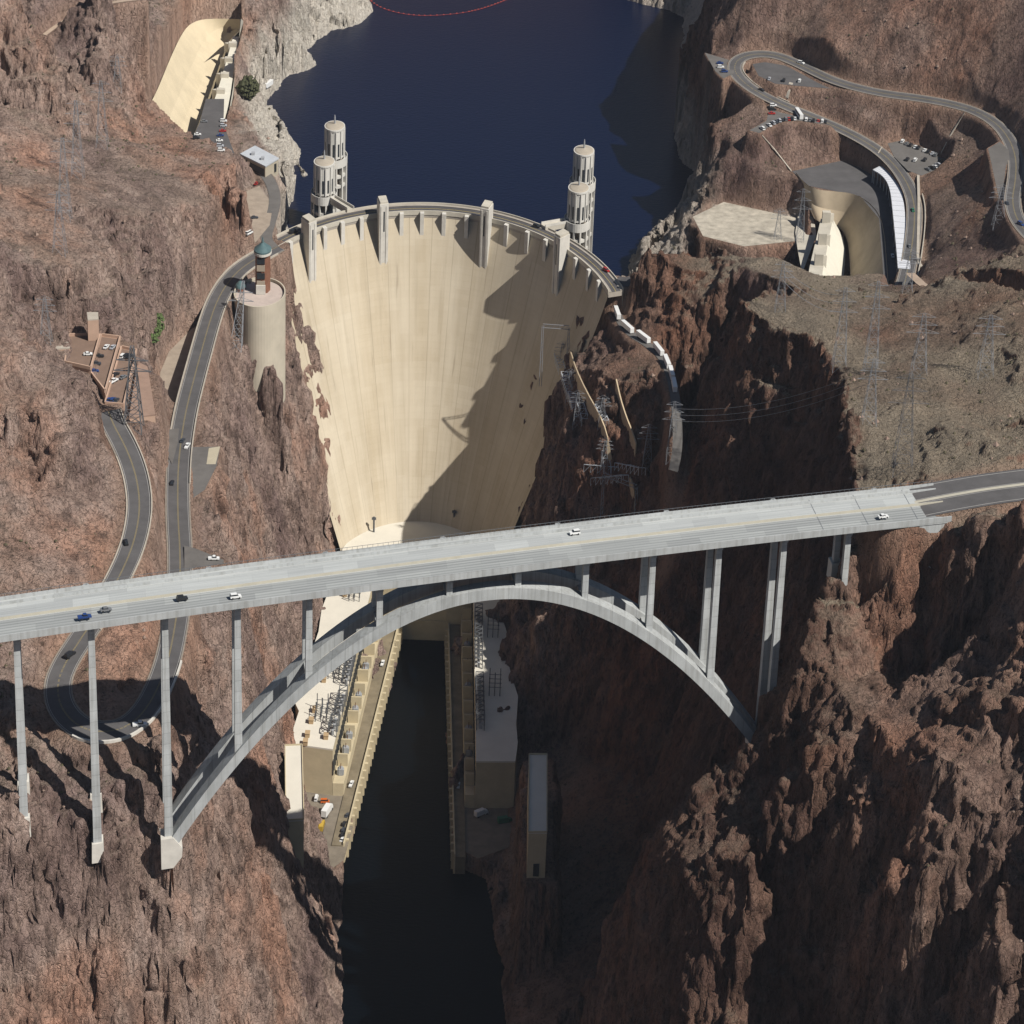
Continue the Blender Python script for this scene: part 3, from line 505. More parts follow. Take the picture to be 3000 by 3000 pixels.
# ------------------------------------------------------------------ water
def water(name, pts, z, col, rough, bump, spec=.28):
    m = bpy.data.materials.new(name); m.use_nodes = True; nt = m.node_tree; N = nt.nodes; L = nt.links
    p = N["Principled BSDF"]; p.inputs["Base Color"].default_value = (*col, 1); p.inputs["Roughness"].default_value = rough; p.inputs["IOR"].default_value = 1.33; p.inputs["Specular IOR Level"].default_value = spec
    g = N.new("ShaderNodeNewGeometry"); n = N.new("ShaderNodeTexNoise"); n.inputs["Scale"].default_value = .35; n.inputs["Detail"].default_value = 5
    mp = N.new("ShaderNodeMapping"); mp.inputs["Scale"].default_value = (1.0, 1.8, 1); L.new(g.outputs["Position"], mp.inputs["Vector"]); L.new(mp.outputs[0], n.inputs["Vector"])
    b = N.new("ShaderNodeBump"); b.inputs["Strength"].default_value = .5; b.inputs["Distance"].default_value = bump; L.new(n.outputs[0], b.inputs["Height"]); L.new(b.outputs[0], p.inputs["Normal"])
    mb = MB(); mb.poly([(x, y, z) for x, y in pts]); o = mb.build(name, m); tag(o, kind='structure'); return o
arc = [(-78.4 + 148 / SQ * math.sin(a), -97 + 148 * math.cos(a)) for a in np.linspace(-1.0, 1.32, 40)]
water("lake_water", [(-900, arc[0][1])] + arc + [(900, arc[-1][1]), (900, 2600), (-900, 2600)], 138.0, (.001, .0045, .022), .3, .4)
water("river_water", [(-160, -1400), (60, -1400), (60, -75), (-160, -75)], 0.0, (.001, .0022, .0036), .3, .2, .07)
TOWERS = [-.722, -.278, .305, .800]
PIERS = [-.955, -.842, -.615, -.507, -.396, -.171, -.058, .063, .190, .421, .553, .676, .910, 1.034, 1.145]
# ------------------------------------------------------------------ the dam
def face_material():
    m = bpy.data.materials.new("dam_concrete"); m.use_nodes = True; nt = m.node_tree; N = nt.nodes; L = nt.links
    p = N["Principled BSDF"]; p.inputs["Roughness"].default_value = .9; p.inputs["Specular IOR Level"].default_value = .15
    uv = N.new("ShaderNodeUVMap"); uv.uv_map = "run"
    def mp(s):
        k = N.new("ShaderNodeMapping"); k.inputs["Scale"].default_value = s; L.new(uv.outputs[0], k.inputs["Vector"]); return k.outputs[0]
    def noise(sc, s, det=5, ro=.6):
        n = N.new("ShaderNodeTexNoise"); n.inputs["Scale"].default_value = sc; n.inputs["Detail"].default_value = det; n.inputs["Roughness"].default_value = ro
        L.new(mp(s), n.inputs["Vector"]); return n.outputs[0]
    def ramp(src, *st):
        r = N.new("ShaderNodeValToRGB"); e = r.color_ramp.elements
        while len(e) < len(st): e.new(.5)
        for k, (pos, col) in zip(e, st): k.position = pos; k.color = (*col, 1)
        L.new(src, r.inputs[0]); return r.outputs[0]
    def mix(f, a, b, mode='MIX'):
        x = N.new("ShaderNodeMix"); x.data_type = 'RGBA'; x.blend_type = mode
        if isinstance(f, float): x.inputs[0].default_value = f
        else: L.new(f, x.inputs[0])
        L.new(a, x.inputs[6])
        if isinstance(b, tuple): x.inputs[7].default_value = (*b, 1)
        else: L.new(b, x.inputs[7])
        return x.outputs[2]
    base = ramp(noise(.02, (1, 1, 1)), (.3, (.47, .405, .30)), (.7, (.56, .495, .385)))
    # lift lines and block joints of the pours: u metres along the arc, v metres up
    br = N.new("ShaderNodeTexBrick"); br.inputs["Scale"].default_value = 1.0; br.inputs["Mortar Size"].default_value = .2; br.inputs["Brick Width"].default_value = 15.2
    br.inputs["Row Height"].default_value = 3.0; br.offset = 0.0; br.inputs["Mortar Smooth"].default_value = .5
    br.inputs["Color1"].default_value = (1, 1, 1, 1); br.inputs["Color2"].default_value = (.965, .96, .955, 1); br.inputs["Mortar"].default_value = (.945, .94, .93, 1)
    L.new(mp((1, 1, 1)), br.inputs["Vector"]); base = mix(1.0, base, br.outputs[0], 'MULTIPLY')
    for bw, rh, ms, c2, mo in ((15.2, 900, .32, 1.0, .80), (7.6, 11.0, .0, .93, 1.0), (23.0, 27.0, .0, .95, 1.0)):
        b2 = N.new("ShaderNodeTexBrick"); b2.inputs["Scale"].default_value = 1.0; b2.inputs["Mortar Size"].default_value = ms; b2.inputs["Brick Width"].default_value = bw; b2.inputs["Row Height"].default_value = rh; b2.offset = .5 if ms == 0 else 0
        b2.inputs["Color1"].default_value = (1, 1, 1, 1); b2.inputs["Color2"].default_value = (c2, c2 * .985, c2 * .96, 1); b2.inputs["Mortar"].default_value = (mo, mo * .98, mo * .96, 1)
        L.new(mp((1, 1, 1)), b2.inputs["Vector"]); base = mix(1.0, base, b2.outputs[0], 'MULTIPLY')
    st = noise(1.0, (.22, .012, 1), 6, .7); base = mix(ramp(st, (.50, (0, 0, 0)), (.72, (.38, .38, .38))), base, (.30, .25, .18))
    st2 = noise(1.0, (.06, .006, 1), 4, .6); base = mix(ramp(st2, (.45, (0, 0, 0)), (.75, (.5, .5, .5))), base, (.62, .55, .43))
    st3 = noise(1.0, (.35, .03, 1), 3, .5); base = mix(ramp(st3, (.66, (0, 0, 0)), (.74, (.34, .34, .34))), base, (.17, .13, .09))
    L.new(base, p.inputs["Base Color"]); return m
M_DAM = face_material()
M_CONC = mat("pale_concrete", (.50, .46, .38), .9, .18, .12)
M_CONCW = mat("white_concrete", (.58, .55, .49), .9, .15, .2)
M_ASPH = mat("worn_asphalt", (.085, .080, .080), .95, .25, .15)
M_WALK = mat("sidewalk_concrete", (.36, .32, .27), .9, .15, .3)
M_DARK = mat("dark_glass", (.03, .035, .04), .3)
M_STEEL = mat("galvanized_steel", (.42, .44, .46), .45, .1, .5, metal=.4)
AXC = (-78.4, -97.0); ZC = 179.0
def arcp(a, R, z): return (AXC[0] + R / SQ * math.sin(a), AXC[1] + R * math.cos(a), z)
def facep(a, z):
    xc, yc, R = dam_sec(z); return (xc + R / SQ * math.sin(a), yc + R * math.cos(a), z)
def build_dam():
    D = empty("dam", (AXC[0], AXC[1] + 141, 0), "huge curved arch-gravity dam of pale tan concrete holding back the blue lake", "dam")
    A0, A1 = -1.02, 1.19
    An = np.linspace(A0 - .05, A1 + .05, 120); Zs = np.concatenate([np.linspace(176, 30, 50), np.linspace(24, -8, 6)])
    mb = MB(); off = Vector(D.location)
    verts = [[facep(a, z) for a in An] for z in Zs]
    for r in verts: mb.v += r
    n = len(An)
    for j in range(len(Zs) - 1):
        for i in range(n - 1): mb.f.append((j * n + i, j * n + i + 1, (j + 1) * n + i + 1, (j + 1) * n + i))
    o = mb.build("downstream_face", M_DAM, D, smooth=True)
    me = o.data; ul = me.uv_layers.new(name="run"); uvs = np.zeros((len(me.loops), 2), np.float32); vi = np.zeros(len(me.loops), np.int32); me.loops.foreach_get("vertex_index", vi)
    uvs[:, 0] = An[vi % n] * 120; uvs[:, 1] = Zs[vi // n]; ul.data.foreach_set("uv", uvs.ravel())
    # upstream face and top slab
    aa = np.linspace(A0 - .06, A1 + .06, 100)
    MB().strip([arcp(a, 152.4, 176.2) for a in aa], [arcp(a, 152.4, 90) for a in aa]).build("upstream_face", M_CONC, D)
    crest = MB(); crest.sweep([[arcp(a, 141.2, 175.6), arcp(a, 152.7, 175.6), arcp(a, 152.7, 178.2), arcp(a, 141.2, 178.2)] for a in aa]); crest.build("crest_slab", M_WALK, D)
    MB().strip([arcp(a, 143.6, 178.25) for a in aa], [arcp(a, 150.2, 178.25) for a in aa]).build("crest_road", M_ASPH, D)
    for r0, r1 in ((140.9, 141.5), (152.3, 152.9)):
        MB().sweep([[arcp(a, r0, 177), arcp(a, r1, 177), arcp(a, r1, 179.4), arcp(a, r0, 179.4)] for a in aa]).build("parapet", M_CONC, D)
    for r0, r1 in ((141.6, 143.6), (150.2, 152.2)):
        MB().strip([arcp(a, r0, 178.5) for a in aa], [arcp(a, r1, 178.5) for a in aa]).build("sidewalk", M_WALK, D)
    mk = MB()
    for R in (146.8, 147.0): pass
    MB().strip([arcp(a, 146.75, 178.262) for a in aa], [arcp(a, 147.0, 178.262) for a in aa]).build("centre_line", mat("yellow_paint", (.55, .42, .12), .8), D)
    return D
def tower(D, a, ztop, zbot, w, dep):
    """lift or service tower that stands proud of the downstream face"""
    r1 = 143.2; mb = MB()
    da = w / 2 / 140
    xc = []
    for z, k in ((zbot, 1.0), (176, 1.0), (ztop - 4, 1.0), (ztop, 1.0)):
        r0 = 141.5 - dep
        xc.append([arcp(a - da, r0, z), arcp(a + da, r0, z), arcp(a + da, r1 if z > 175 else 142, z), arcp(a - da, r1 if z > 175 else 142, z)])
    mb.sweep(xc); o = mb.build("elevator_tower", M_CONCW, D)
    # cornice, stepped cap and slit window
    c = MB(); r0 = 141.5 - dep
    c.sweep([[arcp(a - da * .86, r0 + .6, z), arcp(a + da * .86, r0 + .6, z), arcp(a + da * .86, r1 - .5, z), arcp(a - da * .86, r1 - .5, z)] for z in (ztop, ztop + 1.1)])
    c.build("cap", M_CONC, o)
    s = MB(); s.sweep([[arcp(a - .0045, r0 - .06, z), arcp(a + .0045, r0 - .06, z), arcp(a + .0045, r0 + .3, z), arcp(a - .0045, r0 + .3, z)] for z in (ztop - 15, ztop - 4)]); s.build("slit_window", M_DARK, o)
    f = MB(); 
    for k in (-1, 1):
        f.sweep([[arcp(a + k * da * .6 - .004, r0 - .35, z), arcp(a + k * da * .6 + .004, r0 - .35, z), arcp(a + k * da * .6 + .004, r0 + .2, z), arcp(a + k * da * .6 - .004, r0 + .2, z)] for z in (zbot + 6, ztop - 1)])
    f.build("rib", M_CONCW, o)
def pier(D, a, ztop, zbot, w, dep):
    da = w / 2 / 140; mb = MB(); r = 141.7
    mb.sweep([[arcp(a - da, r - dep, zbot), arcp(a + da, r - dep, zbot), arcp(a + da, r + .6, zbot), arcp(a - da, r + .6, zbot)],
              [arcp(a - da, r - dep, 170), arcp(a + da, r - dep, 170), arcp(a + da, r + .6, 170), arcp(a - da, r + .6, 170)],
              [arcp(a - da, r - dep, 174.5), arcp(a + da, r - dep, 174.5), arcp(a + da, r + .6, 174.5), arcp(a - da, r + .6, 174.5)],
              [arcp(a - da, r - dep, ztop), arcp(a + da, r - dep, ztop), arcp(a + da, r + .6, ztop), arcp(a - da, r + .6, ztop)]])
    mb.build("buttress", M_CONCW, D)
DAM = build_dam()
TOW = TOWERS
for a in TOW: tower(DAM, a, 187.0, 148.0, 7.2, 8.4)
for a in PIERS: pier(DAM, a, 178.9, 164.0, 3.0, 3.6)
# ------------------------------------------------------------------ the arch bridge
SO = np.array([-147.92, -540.33]); SS = np.array([0.6491, 0.2299]); ST = np.array([-0.1532, 0.9736])   # start of the arch, unit steps along and across in plan
def bp_(s, t, z): q = SO + SS * s + ST * t; return (q[0], q[1], z)
def zdeck(s): return 267.87 - .3084e-4 * (s - 163) ** 2 - .001 * (s - 163)
def jointed(name, col, axis, sp):
    """cast concrete with faint segment joints and weather streaks"""
    m = mat(name, col, .85, .16, .12); nt = m.node_tree; N = nt.nodes; L = nt.links; p = N["Principled BSDF"]; src = p.inputs["Base Color"].links[0].from_socket
    g = N.new("ShaderNodeNewGeometry"); sx = N.new("ShaderNodeSeparateXYZ"); L.new(g.outputs["Position"], sx.inputs[0])
    d = N.new("ShaderNodeMath"); d.operation = 'DIVIDE'; L.new(sx.outputs[axis], d.inputs[0]); d.inputs[1].default_value = sp
    f = N.new("ShaderNodeMath"); f.operation = 'FRACT'; L.new(d.outputs[0], f.inputs[0])
    r = N.new("ShaderNodeValToRGB"); e = r.color_ramp.elements; e[0].position = 0; e[0].color = (.72, .72, .72, 1); e[1].position = .09; e[1].color = (1, 1, 1, 1); L.new(f.outputs[0], r.inputs[0])
    fl = N.new("ShaderNodeMath"); fl.operation = 'FLOOR'; L.new(d.outputs[0], fl.inputs[0]); wn = N.new("ShaderNodeTexWhiteNoise"); wn.noise_dimensions = '1D'; L.new(fl.outputs[0], wn.inputs["W"])
    mr_ = N.new("ShaderNodeMapRange"); mr_.inputs[3].default_value = .90; mr_.inputs[4].default_value = 1.04; L.new(wn.outputs[0], mr_.inputs[0])
    mp = N.new("ShaderNodeMapping"); mp.inputs["Scale"].default_value = (.9, .9, .05); L.new(g.outputs["Position"], mp.inputs["Vector"]); no = N.new("ShaderNodeTexNoise"); no.inputs["Scale"].default_value = 1; no.inputs["Detail"].default_value = 5; L.new(mp.outputs[0], no.inputs["Vector"])
    r2 = N.new("ShaderNodeValToRGB"); e = r2.color_ramp.elements; e[0].position = .32; e[0].color = (.80, .79, .77, 1); e[1].position = .55; e[1].color = (1, 1, 1, 1); L.new(no.outputs[0], r2.inputs[0]); out = src
    for q in (r.outputs[0], mr_.outputs[0], r2.outputs[0]):
        x = N.new("ShaderNodeMix"); x.data_type = 'RGBA'; x.blend_type = 'MULTIPLY'; x.inputs[0].default_value = 1; L.new(out, x.inputs[6]); L.new(q, x.inputs[7]); out = x.outputs[2]
    L.new(out, p.inputs["Base Color"]); return m
M_BR = jointed("bridge_concrete", (.41, .425, .42), 0, 4.6)
M_COL = jointed("column_concrete", (.44, .455, .45), 2, 4.2)
M_STL = mat("weathered_girder_steel", (.13, .14, .15), .6, .1, .3)
def deck_material():
    m = bpy.data.materials.new("bridge_deck"); m.use_nodes = True; nt = m.node_tree; N = nt.nodes; L = nt.links
    p = N["Principled BSDF"]; p.inputs["Roughness"].default_value = .85; p.inputs["Specular IOR Level"].default_value = .2
    uv = N.new("ShaderNodeUVMap"); uv.uv_map = "run"
    def mpn(s): k = N.new("ShaderNodeMapping"); k.inputs["Scale"].default_value = s; L.new(uv.outputs[0], k.inputs["Vector"]); return k.outputs[0]
    n = N.new("ShaderNodeTexNoise"); n.inputs["Scale"].default_value = 1; n.inputs["Detail"].default_value = 5; L.new(mpn((.02, 1.6, 1)), n.inputs["Vector"])
    r = N.new("ShaderNodeValToRGB"); r.color_ramp.elements[0].position = .3; r.color_ramp.elements[1].position = .7
    r.color_ramp.elements[0].color = (.36, .375, .365, 1); r.color_ramp.elements[1].color = (.49, .505, .49, 1); L.new(n.outputs[0], r.inputs[0])
    # cast segments differ a little
    w = N.new("ShaderNodeTexBrick"); w.inputs["Scale"].default_value = 1; w.inputs["Brick Width"].default_value = 18; w.inputs["Row Height"].default_value = 6.7; w.inputs["Mortar Size"].default_value = .06
    w.inputs["Color1"].default_value = (1, 1, 1, 1); w.inputs["Color2"].default_value = (.80, .80, .81, 1); w.inputs["Mortar"].default_value = (.72, .72, .72, 1); L.new(mpn((1, 1, 1)), w.inputs["Vector"])
    x = N.new("ShaderNodeMix"); x.data_type = 'RGBA'; x.blend_type = 'MULTIPLY'; x.inputs[0].default_value = 1; L.new(r.outputs[0], x.inputs[6]); L.new(w.outputs[0], x.inputs[7])
    # tyre-darkened wheel tracks on the near carriageway
    sx = N.new("ShaderNodeSeparateXYZ"); L.new(uv.outputs[0], sx.inputs[0])
    wv = N.new("ShaderNodeMath"); wv.operation = 'SINE'; ml = N.new("ShaderNodeMath"); ml.operation = 'MULTIPLY'; ml.inputs[1].default_value = 3.45; L.new(sx.outputs[1], ml.inputs[0]); L.new(ml.outputs[0], wv.inputs[0])
    rr = N.new("ShaderNodeMapRange"); rr.inputs[1].default_value = -1; rr.inputs[2].default_value = 1; rr.inputs[3].default_value = .86; rr.inputs[4].default_value = .58; L.new(wv.outputs[0], rr.inputs[0])
    side = N.new("ShaderNodeMath"); side.operation = 'LESS_THAN'; side.inputs[1].default_value = -1.5; L.new(sx.outputs[1], side.inputs[0])
    dk = N.new("ShaderNodeMath"); dk.operation = 'MULTIPLY'; dk.inputs[1].default_value = .9; L.new(side.outputs[0], dk.inputs[0])
    y = N.new("ShaderNodeMix"); y.data_type = 'RGBA'; y.blend_type = 'MULTIPLY'; L.new(dk.outputs[0], y.inputs[0]); L.new(x.outputs[2], y.inputs[6]); L.new(rr.outputs[0], y.inputs[7])
    L.new(y.outputs[2], p.inputs["Base Color"]); return m
LSP = 36.3
def arch_z(s):      # centre line height of the ribs
    u = (s - 4.5 * LSP) / (4.5 * LSP); return 173.5 + 84.5 * (1 - u * u) - 1.0
def build_bridge():
    D = empty("arch_bridge", bp_(163, 0, 0), "long pale concrete arch bridge with twin ribs and tall slender columns spanning the canyon", "bridge")
    B = bp_
    s0, s1 = -6 * LSP, 11.55 * LSP; sv = np.linspace(s0, s1, 90)
    def long(name, prof, m, a=s0, b=s1, n=90):
        rows = [[B(s, t, zdeck(s) + z) for t, z in prof] for s in np.linspace(a, b, n)]
        return MB().sweep(rows).build(name, m, D)
    o = long("deck_slab", [(-13.4, -.7), (-13.4, 0), (13.4, 0), (13.4, -.7)], M_BR)
    sf = MB().strip([B(s, -12.9, zdeck(s) + .02) for s in sv], [B(s, 12.9, zdeck(s) + .02) for s in sv]).build("deck_surface", deck_material(), D)
    ul = sf.data.uv_layers.new(name="run"); n = len(sv); vi = np.zeros(len(sf.data.loops), np.int32); sf.data.loops.foreach_get("vertex_index", vi)
    uvs = np.stack([sv[vi % n], np.where(vi < n, -12.9, 12.9)], 1).astype(np.float32); ul.data.foreach_set("uv", uvs.ravel())
    long("edge_barrier", [(-13.5, -1.5), (-13.5, 1.05), (-13.1, 1.05), (-12.9, 0), (-12.9, -.4)], M_COL)
    long("edge_barrier", [(13.5, -1.5), (13.5, 1.2), (13.1, 1.2), (12.9, 0), (12.9, -.4)], M_COL)
    long("walkway_barrier", [(9.6, 0), (9.7, .95), (10.0, .95), (10.1, 0)], M_COL)
    long("median_barrier", [(-.85, 0), (-.75, .9), (-.45, .9), (-.35, 0)], mat("median_concrete", (.44, .41, .33), .85, .1, .2))
    for t in (-12.3, -1.4, .3, 9.2):
        MB().strip([B(s, t, zdeck(s) + .045) for s in sv], [B(s, t + .16, zdeck(s) + .045) for s in sv]).build("edge_line", mat("white_paint", (.55, .55, .52), .7), D)
    for c in (-6.86, 6.86):     # twin steel tub girders
        long("box_girder", [(c - 2.1, -.7), (c - 1.5, -3.6), (c + 1.5, -3.6), (c + 2.1, -.7)], M_STL)
    # railing on the footway side
    mb = MB()
    for k in range(0, 236):
        s = s0 + 2 + k * 2.7
        if s > s1 - 1: break
        mb.tube(B(s, 13.3, zdeck(s) + 1.2), B(s, 13.3, zdeck(s) + 2.3), .07, 4)
    rows = [B(s, 13.3, zdeck(s) + 2.3) for s in sv]
    for a, b in zip(rows[:-1], rows[1:]): mb.tube(a, b, .08, 4)
    mb.build("railing", M_STL, D)
    for k in (-4.4, -2.75, -1.05, .65, 2.3, 4.0, 5.7, 7.35, 9.0, 10.6):    # bump-outs of the footway with a lamp post
        s = k * LSP; MB().sweep([[B(s - 1.6, 13.5, zdeck(s) + z), B(s + 1.6, 13.5, zdeck(s) + z), B(s + 1.1, 14.6, zdeck(s) + z), B(s - 1.1, 14.6, zdeck(s) + z)] for z in (-1.2, 1.2)]).build("lookout_bay", M_COL, D)
    # arch ribs with a constant box section
    for c in (-6.86, 6.86):
        ss = np.linspace(-1.5, 9 * LSP + 1.5, 80); rows = []
        for s in ss:
            z = arch_z(s); du = -2 * 84.5 * (s - 4.5 * LSP) / (4.5 * LSP) ** 2; k = math.hypot(1, du)
            nx, nz = -du / k, 1 / k; h = 2.15
            rows.append([B(s - nx * h, c - 3.0, z - nz * h), B(s - nx * h, c + 3.0, z - nz * h), B(s + nx * h, c + 3.0, z + nz * h), B(s + nx * h, c - 3.0, z + nz * h)])
        MB().sweep(rows).build("arch_rib", M_BR, D)
    # struts between the ribs
    for k in range(1, 9):
        s = k * LSP; z = arch_z(s); MB().sweep([[B(s - 1.3, t, z - 1.2), B(s + 1.3, t, z - 1.2), B(s + 1.3, t, z + 1.2), B(s - 1.3, t, z + 1.2)] for t in (-3.9, 3.9)]).build("rib_strut", M_BR, D)
    base = {-5: (206, 214), -4: (205, 212), -3: (200, 206), -2: (193, 199), -1: (178.5, 190), 0: (174, 174), 9: (174, 174), 10: (227, 243)}
    for k in range(-5, 11):
        s = k * LSP
        for i, c in enumerate((-6.86, 6.86)):
            zt = zdeck(s) - 4.6
            zb = base[k][i] if k in base else arch_z(s) + 1.6
            if zt - zb < .6: zb = zt - .6
            h = (zt - zb); wt, wb = 1.35, 1.35 + min(.55, h * .0065)
            lean = 0
            mb = MB()
            rows = [[B(s - w_ * 1.15, c - w_, z), B(s + w_ * 1.15, c - w_, z), B(s + w_ * 1.15, c + w_, z), B(s - w_ * 1.15, c + w_, z)] for z, w_ in ((zb - (1.5 if k in base else .8), wb), (zt, wt))]
            o = mb.sweep(rows).build("column", M_COL, D)
            if k in (-2, -1, -3, 10):   # footing block on the rock
                MB().sweep([[B(s - r, c - r, z), B(s + r, c - r, z), B(s + r, c + r, z), B(s - r, c + r, z)] for z, r in ((zb - 7, 3.2), (zb + .5, 2.9))]).build("footing", M_CONCW, o)
            if k in (0, 9):             # skewback block where rib and column meet the canyon wall
                sg = 1 if k == 0 else -1
                MB().sweep([[B(s - sg * 4.2, c - 3.6, z), B(s + sg * q, c - 3.6, z), B(s + sg * q, c + 3.6, z), B(s - sg * 4.2, c + 3.6, z)] for z, q in ((zb - 9, 2.0), (zb - 5, 6.5), (zb - 1.5, 6.8), (zb + 3.2, 2.2))]).build("skewback", M_CONCW, o)
        z = zdeck(s) - 4.6
        MB().sweep([[B(s - 1.6, t, z), B(s + 1.6, t, z), B(s + 1.6, t, z + 1.1), B(s - 1.6, t, z + 1.1)] for t in (-9.4, 9.4)]).build("pier_cap", M_BR, D)
    # abutment on the far right bank
    sa = 11.05 * LSP
    MB().sweep([[B(sa, t, zdeck(sa) - 22), B(sa + 16, t, zdeck(sa) - 22), B(sa + 16, t, zdeck(sa) - .75), B(sa, t, zdeck(sa) - .75)] for t in (-13.2, 13.2)]).build("abutment", M_COL, D)
    for kk in (9.55, 10.25, 11.03):
        s = kk * LSP; MB().strip([B(s, -12.8, zdeck(s) + .05), B(s, 12.8, zdeck(s) + .05)], [B(s + .35, -12.8, zdeck(s) + .05), B(s + .35, 12.8, zdeck(s) + .05)]).build("expansion_joint", M_STL, D)
    return D
BRIDGE = build_bridge()
# ------------------------------------------------------------------ roads, lots, walls
def road_mat(name, col):
    m = mat(name, col, .95, .22, .12, bump=.05); return m
M_ROAD = road_mat("road_asphalt", (.098, .093, .092)); M_LOT = road_mat("lot_asphalt", (.135, .125, .115)); M_DIRT = mat("graded_dirt", (.44, .335, .25), .95, .2, .2)
M_WHITE = mat("faded_white_paint", (.34, .33, .31), .8); M_YEL = mat("faded_yellow_paint", (.30, .235, .10), .8); M_KERB = mat("kerb_concrete", (.42, .375, .31), .9, .15, .3)
def offs(pts, d, dz=0.0):
    """points moved d true metres to the right of the line"""
    out = []; n = len(pts)
    for i, p in enumerate(pts):
        a, b = pts[max(0, i - 1)], pts[min(n - 1, i + 1)]
        tx, ty = (b[0] - a[0]) * SQ, b[1] - a[1]; l = math.hypot(tx, ty) or 1
        out.append((p[0] + ty / l * d / SQ, p[1] - tx / l * d, p[2] + dz))
    return out
def ribbon(mb, pts, a, b, dz): return mb.strip(offs(pts, a, dz), offs(pts, b, dz))
def kerb(mb, pts, d, w, h, dz):
    A = offs(pts, d, dz); B = offs(pts, d + w, dz)
    mb.sweep([[p, q, (q[0], q[1], q[2] + h), (p[0], p[1], p[2] + h)] for p, q in zip(A, B)])
def road(name, key, lanes=True, m=None, left=None, right=None):
    w, pts = ROADL.get(key) or DIRTL[key]; h = w / 2
    o = ribbon(MB(), pts, -h, h, .10).build(name, m or M_ROAD); tag(o, kind='structure')
    if lanes:
        mb = MB(); ribbon(mb, pts, -.32, -.14, .115); ribbon(mb, pts, .14, .32, .115); mb.build("centre_line", M_YEL, o)
        mb = MB(); ribbon(mb, pts, -h + 1.3, -h + 1.55, .115); ribbon(mb, pts, h - 1.55, h - 1.3, .115); mb.build("edge_line", M_WHITE, o)
        mb = MB(); ribbon(mb, pts, -h - .1, -h + .8, .13); ribbon(mb, pts, h - .8, h + .1, .13); mb.build("shoulder", mat("road_shoulder", (.26, .225, .185), .95, .2, .3), o)
    return o
def wall_along(pts, d, w, h, label, m, name="road_wall", cat="wall", dz=0.0):
    mb = MB(); kerb(mb, pts, d, w, h, dz - .6); o = mb.build(name, m); tag(o, label, cat); return o
road("canyon_road", 'lower_canyon_road'); road("hilltop_road", 'hilltop_road')
ar = road("bridge_approach_road", 'bridge_approach_road', lanes=False)
w_, ap = ROADL['bridge_approach_road']
mb = MB(); ribbon(mb, ap, -.9, .9, .16); mb.build("median", mat("median_concrete", (.44, .41, .33), .85, .1, .2), ar)
mb = MB()
for d in (-11.2, -1.6, 1.4, 10.9): ribbon(mb, ap, d, d + .3, .13)
mb.build("edge_line", M_WHITE, ar)
road("abutment_road", 'abutment_road', False, M_ASPH); road("bench_road", 'bench_road', False, M_LOT); road("plaza_road", 'canyon_court_road', False, M_LOT)
road("dirt_track", 'dirt_track', False, M_DIRT); road("plateau_track", 'plateau_track', False, M_DIRT)
for k in ('hair_lot', 'hook_lot', 'west_point', 'tri_lot', 'east_lot', 'spill_pad', 'toe_lot', 'viewpoint', 'junction', 'court', 'spill_lot', 'power_yard', 'shaded_yard', 'sand_terrace', 'flat_pad'):
    z, poly = PADL[k]
    o = MB().poly([(x, y, z + .06) for x, y in poly]).build("parking_lot" if 'lot' in k else "paved_apron", mat('pale_rubble', (.43, .385, .31), .95, .35, .25) if k == 'flat_pad' else mat('buff_paving', (.33, .27, .21), .95, .2, .2) if k in ('court', 'sand_terrace') else mat('yard_paving', (.20, .17, .13), .95, .25, .2) if 'yard' in k else M_LOT if k not in ('spill_lot', 'spill_pad', 'hair_lot') else M_ROAD); tag(o, kind='structure')
lp = ROADL['lower_canyon_road'][1]
seg = lambda a, b: lp[int(a * len(lp)):int(b * len(lp))]
wall_along(seg(.02, .285), -7.9, .7, 1.4, "low pale wall on the canyon side of the road leaving the dam", M_KERB)
wall_along(seg(.02, .26), 7.2, .7, 1.4, "low pale wall on the cliff side of the road leaving the dam", M_KERB)
wall_along(seg(.44, .60), -8.2, 1.0, 1.5, "bright curved wall round the outer edge of the hairpin under the bridge", M_CONCW)
wall_along(seg(.735, .995), 6.9, .7, 1.2, "thin dark kerb wall on the right of the upper left hand road", M_KERB)
wall_along(seg(.735, .93), -7.6, .7, .9, "pale kerb wall on the left of the upper left hand road", M_KERB)
hp = ROADL['hilltop_road'][1]; hs = lambda a, b: hp[int(a * len(hp)):int(b * len(hp))]
wall_along(hs(.0, .17), 7.6, .8, 1.6, "low stone wall right of the road beside the long white canopy", M_KERB)
wall_along(hs(.32, .47), 6.3, .7, 1.2, "pale kerb wall inside the hilltop hairpin bend", M_KERB)
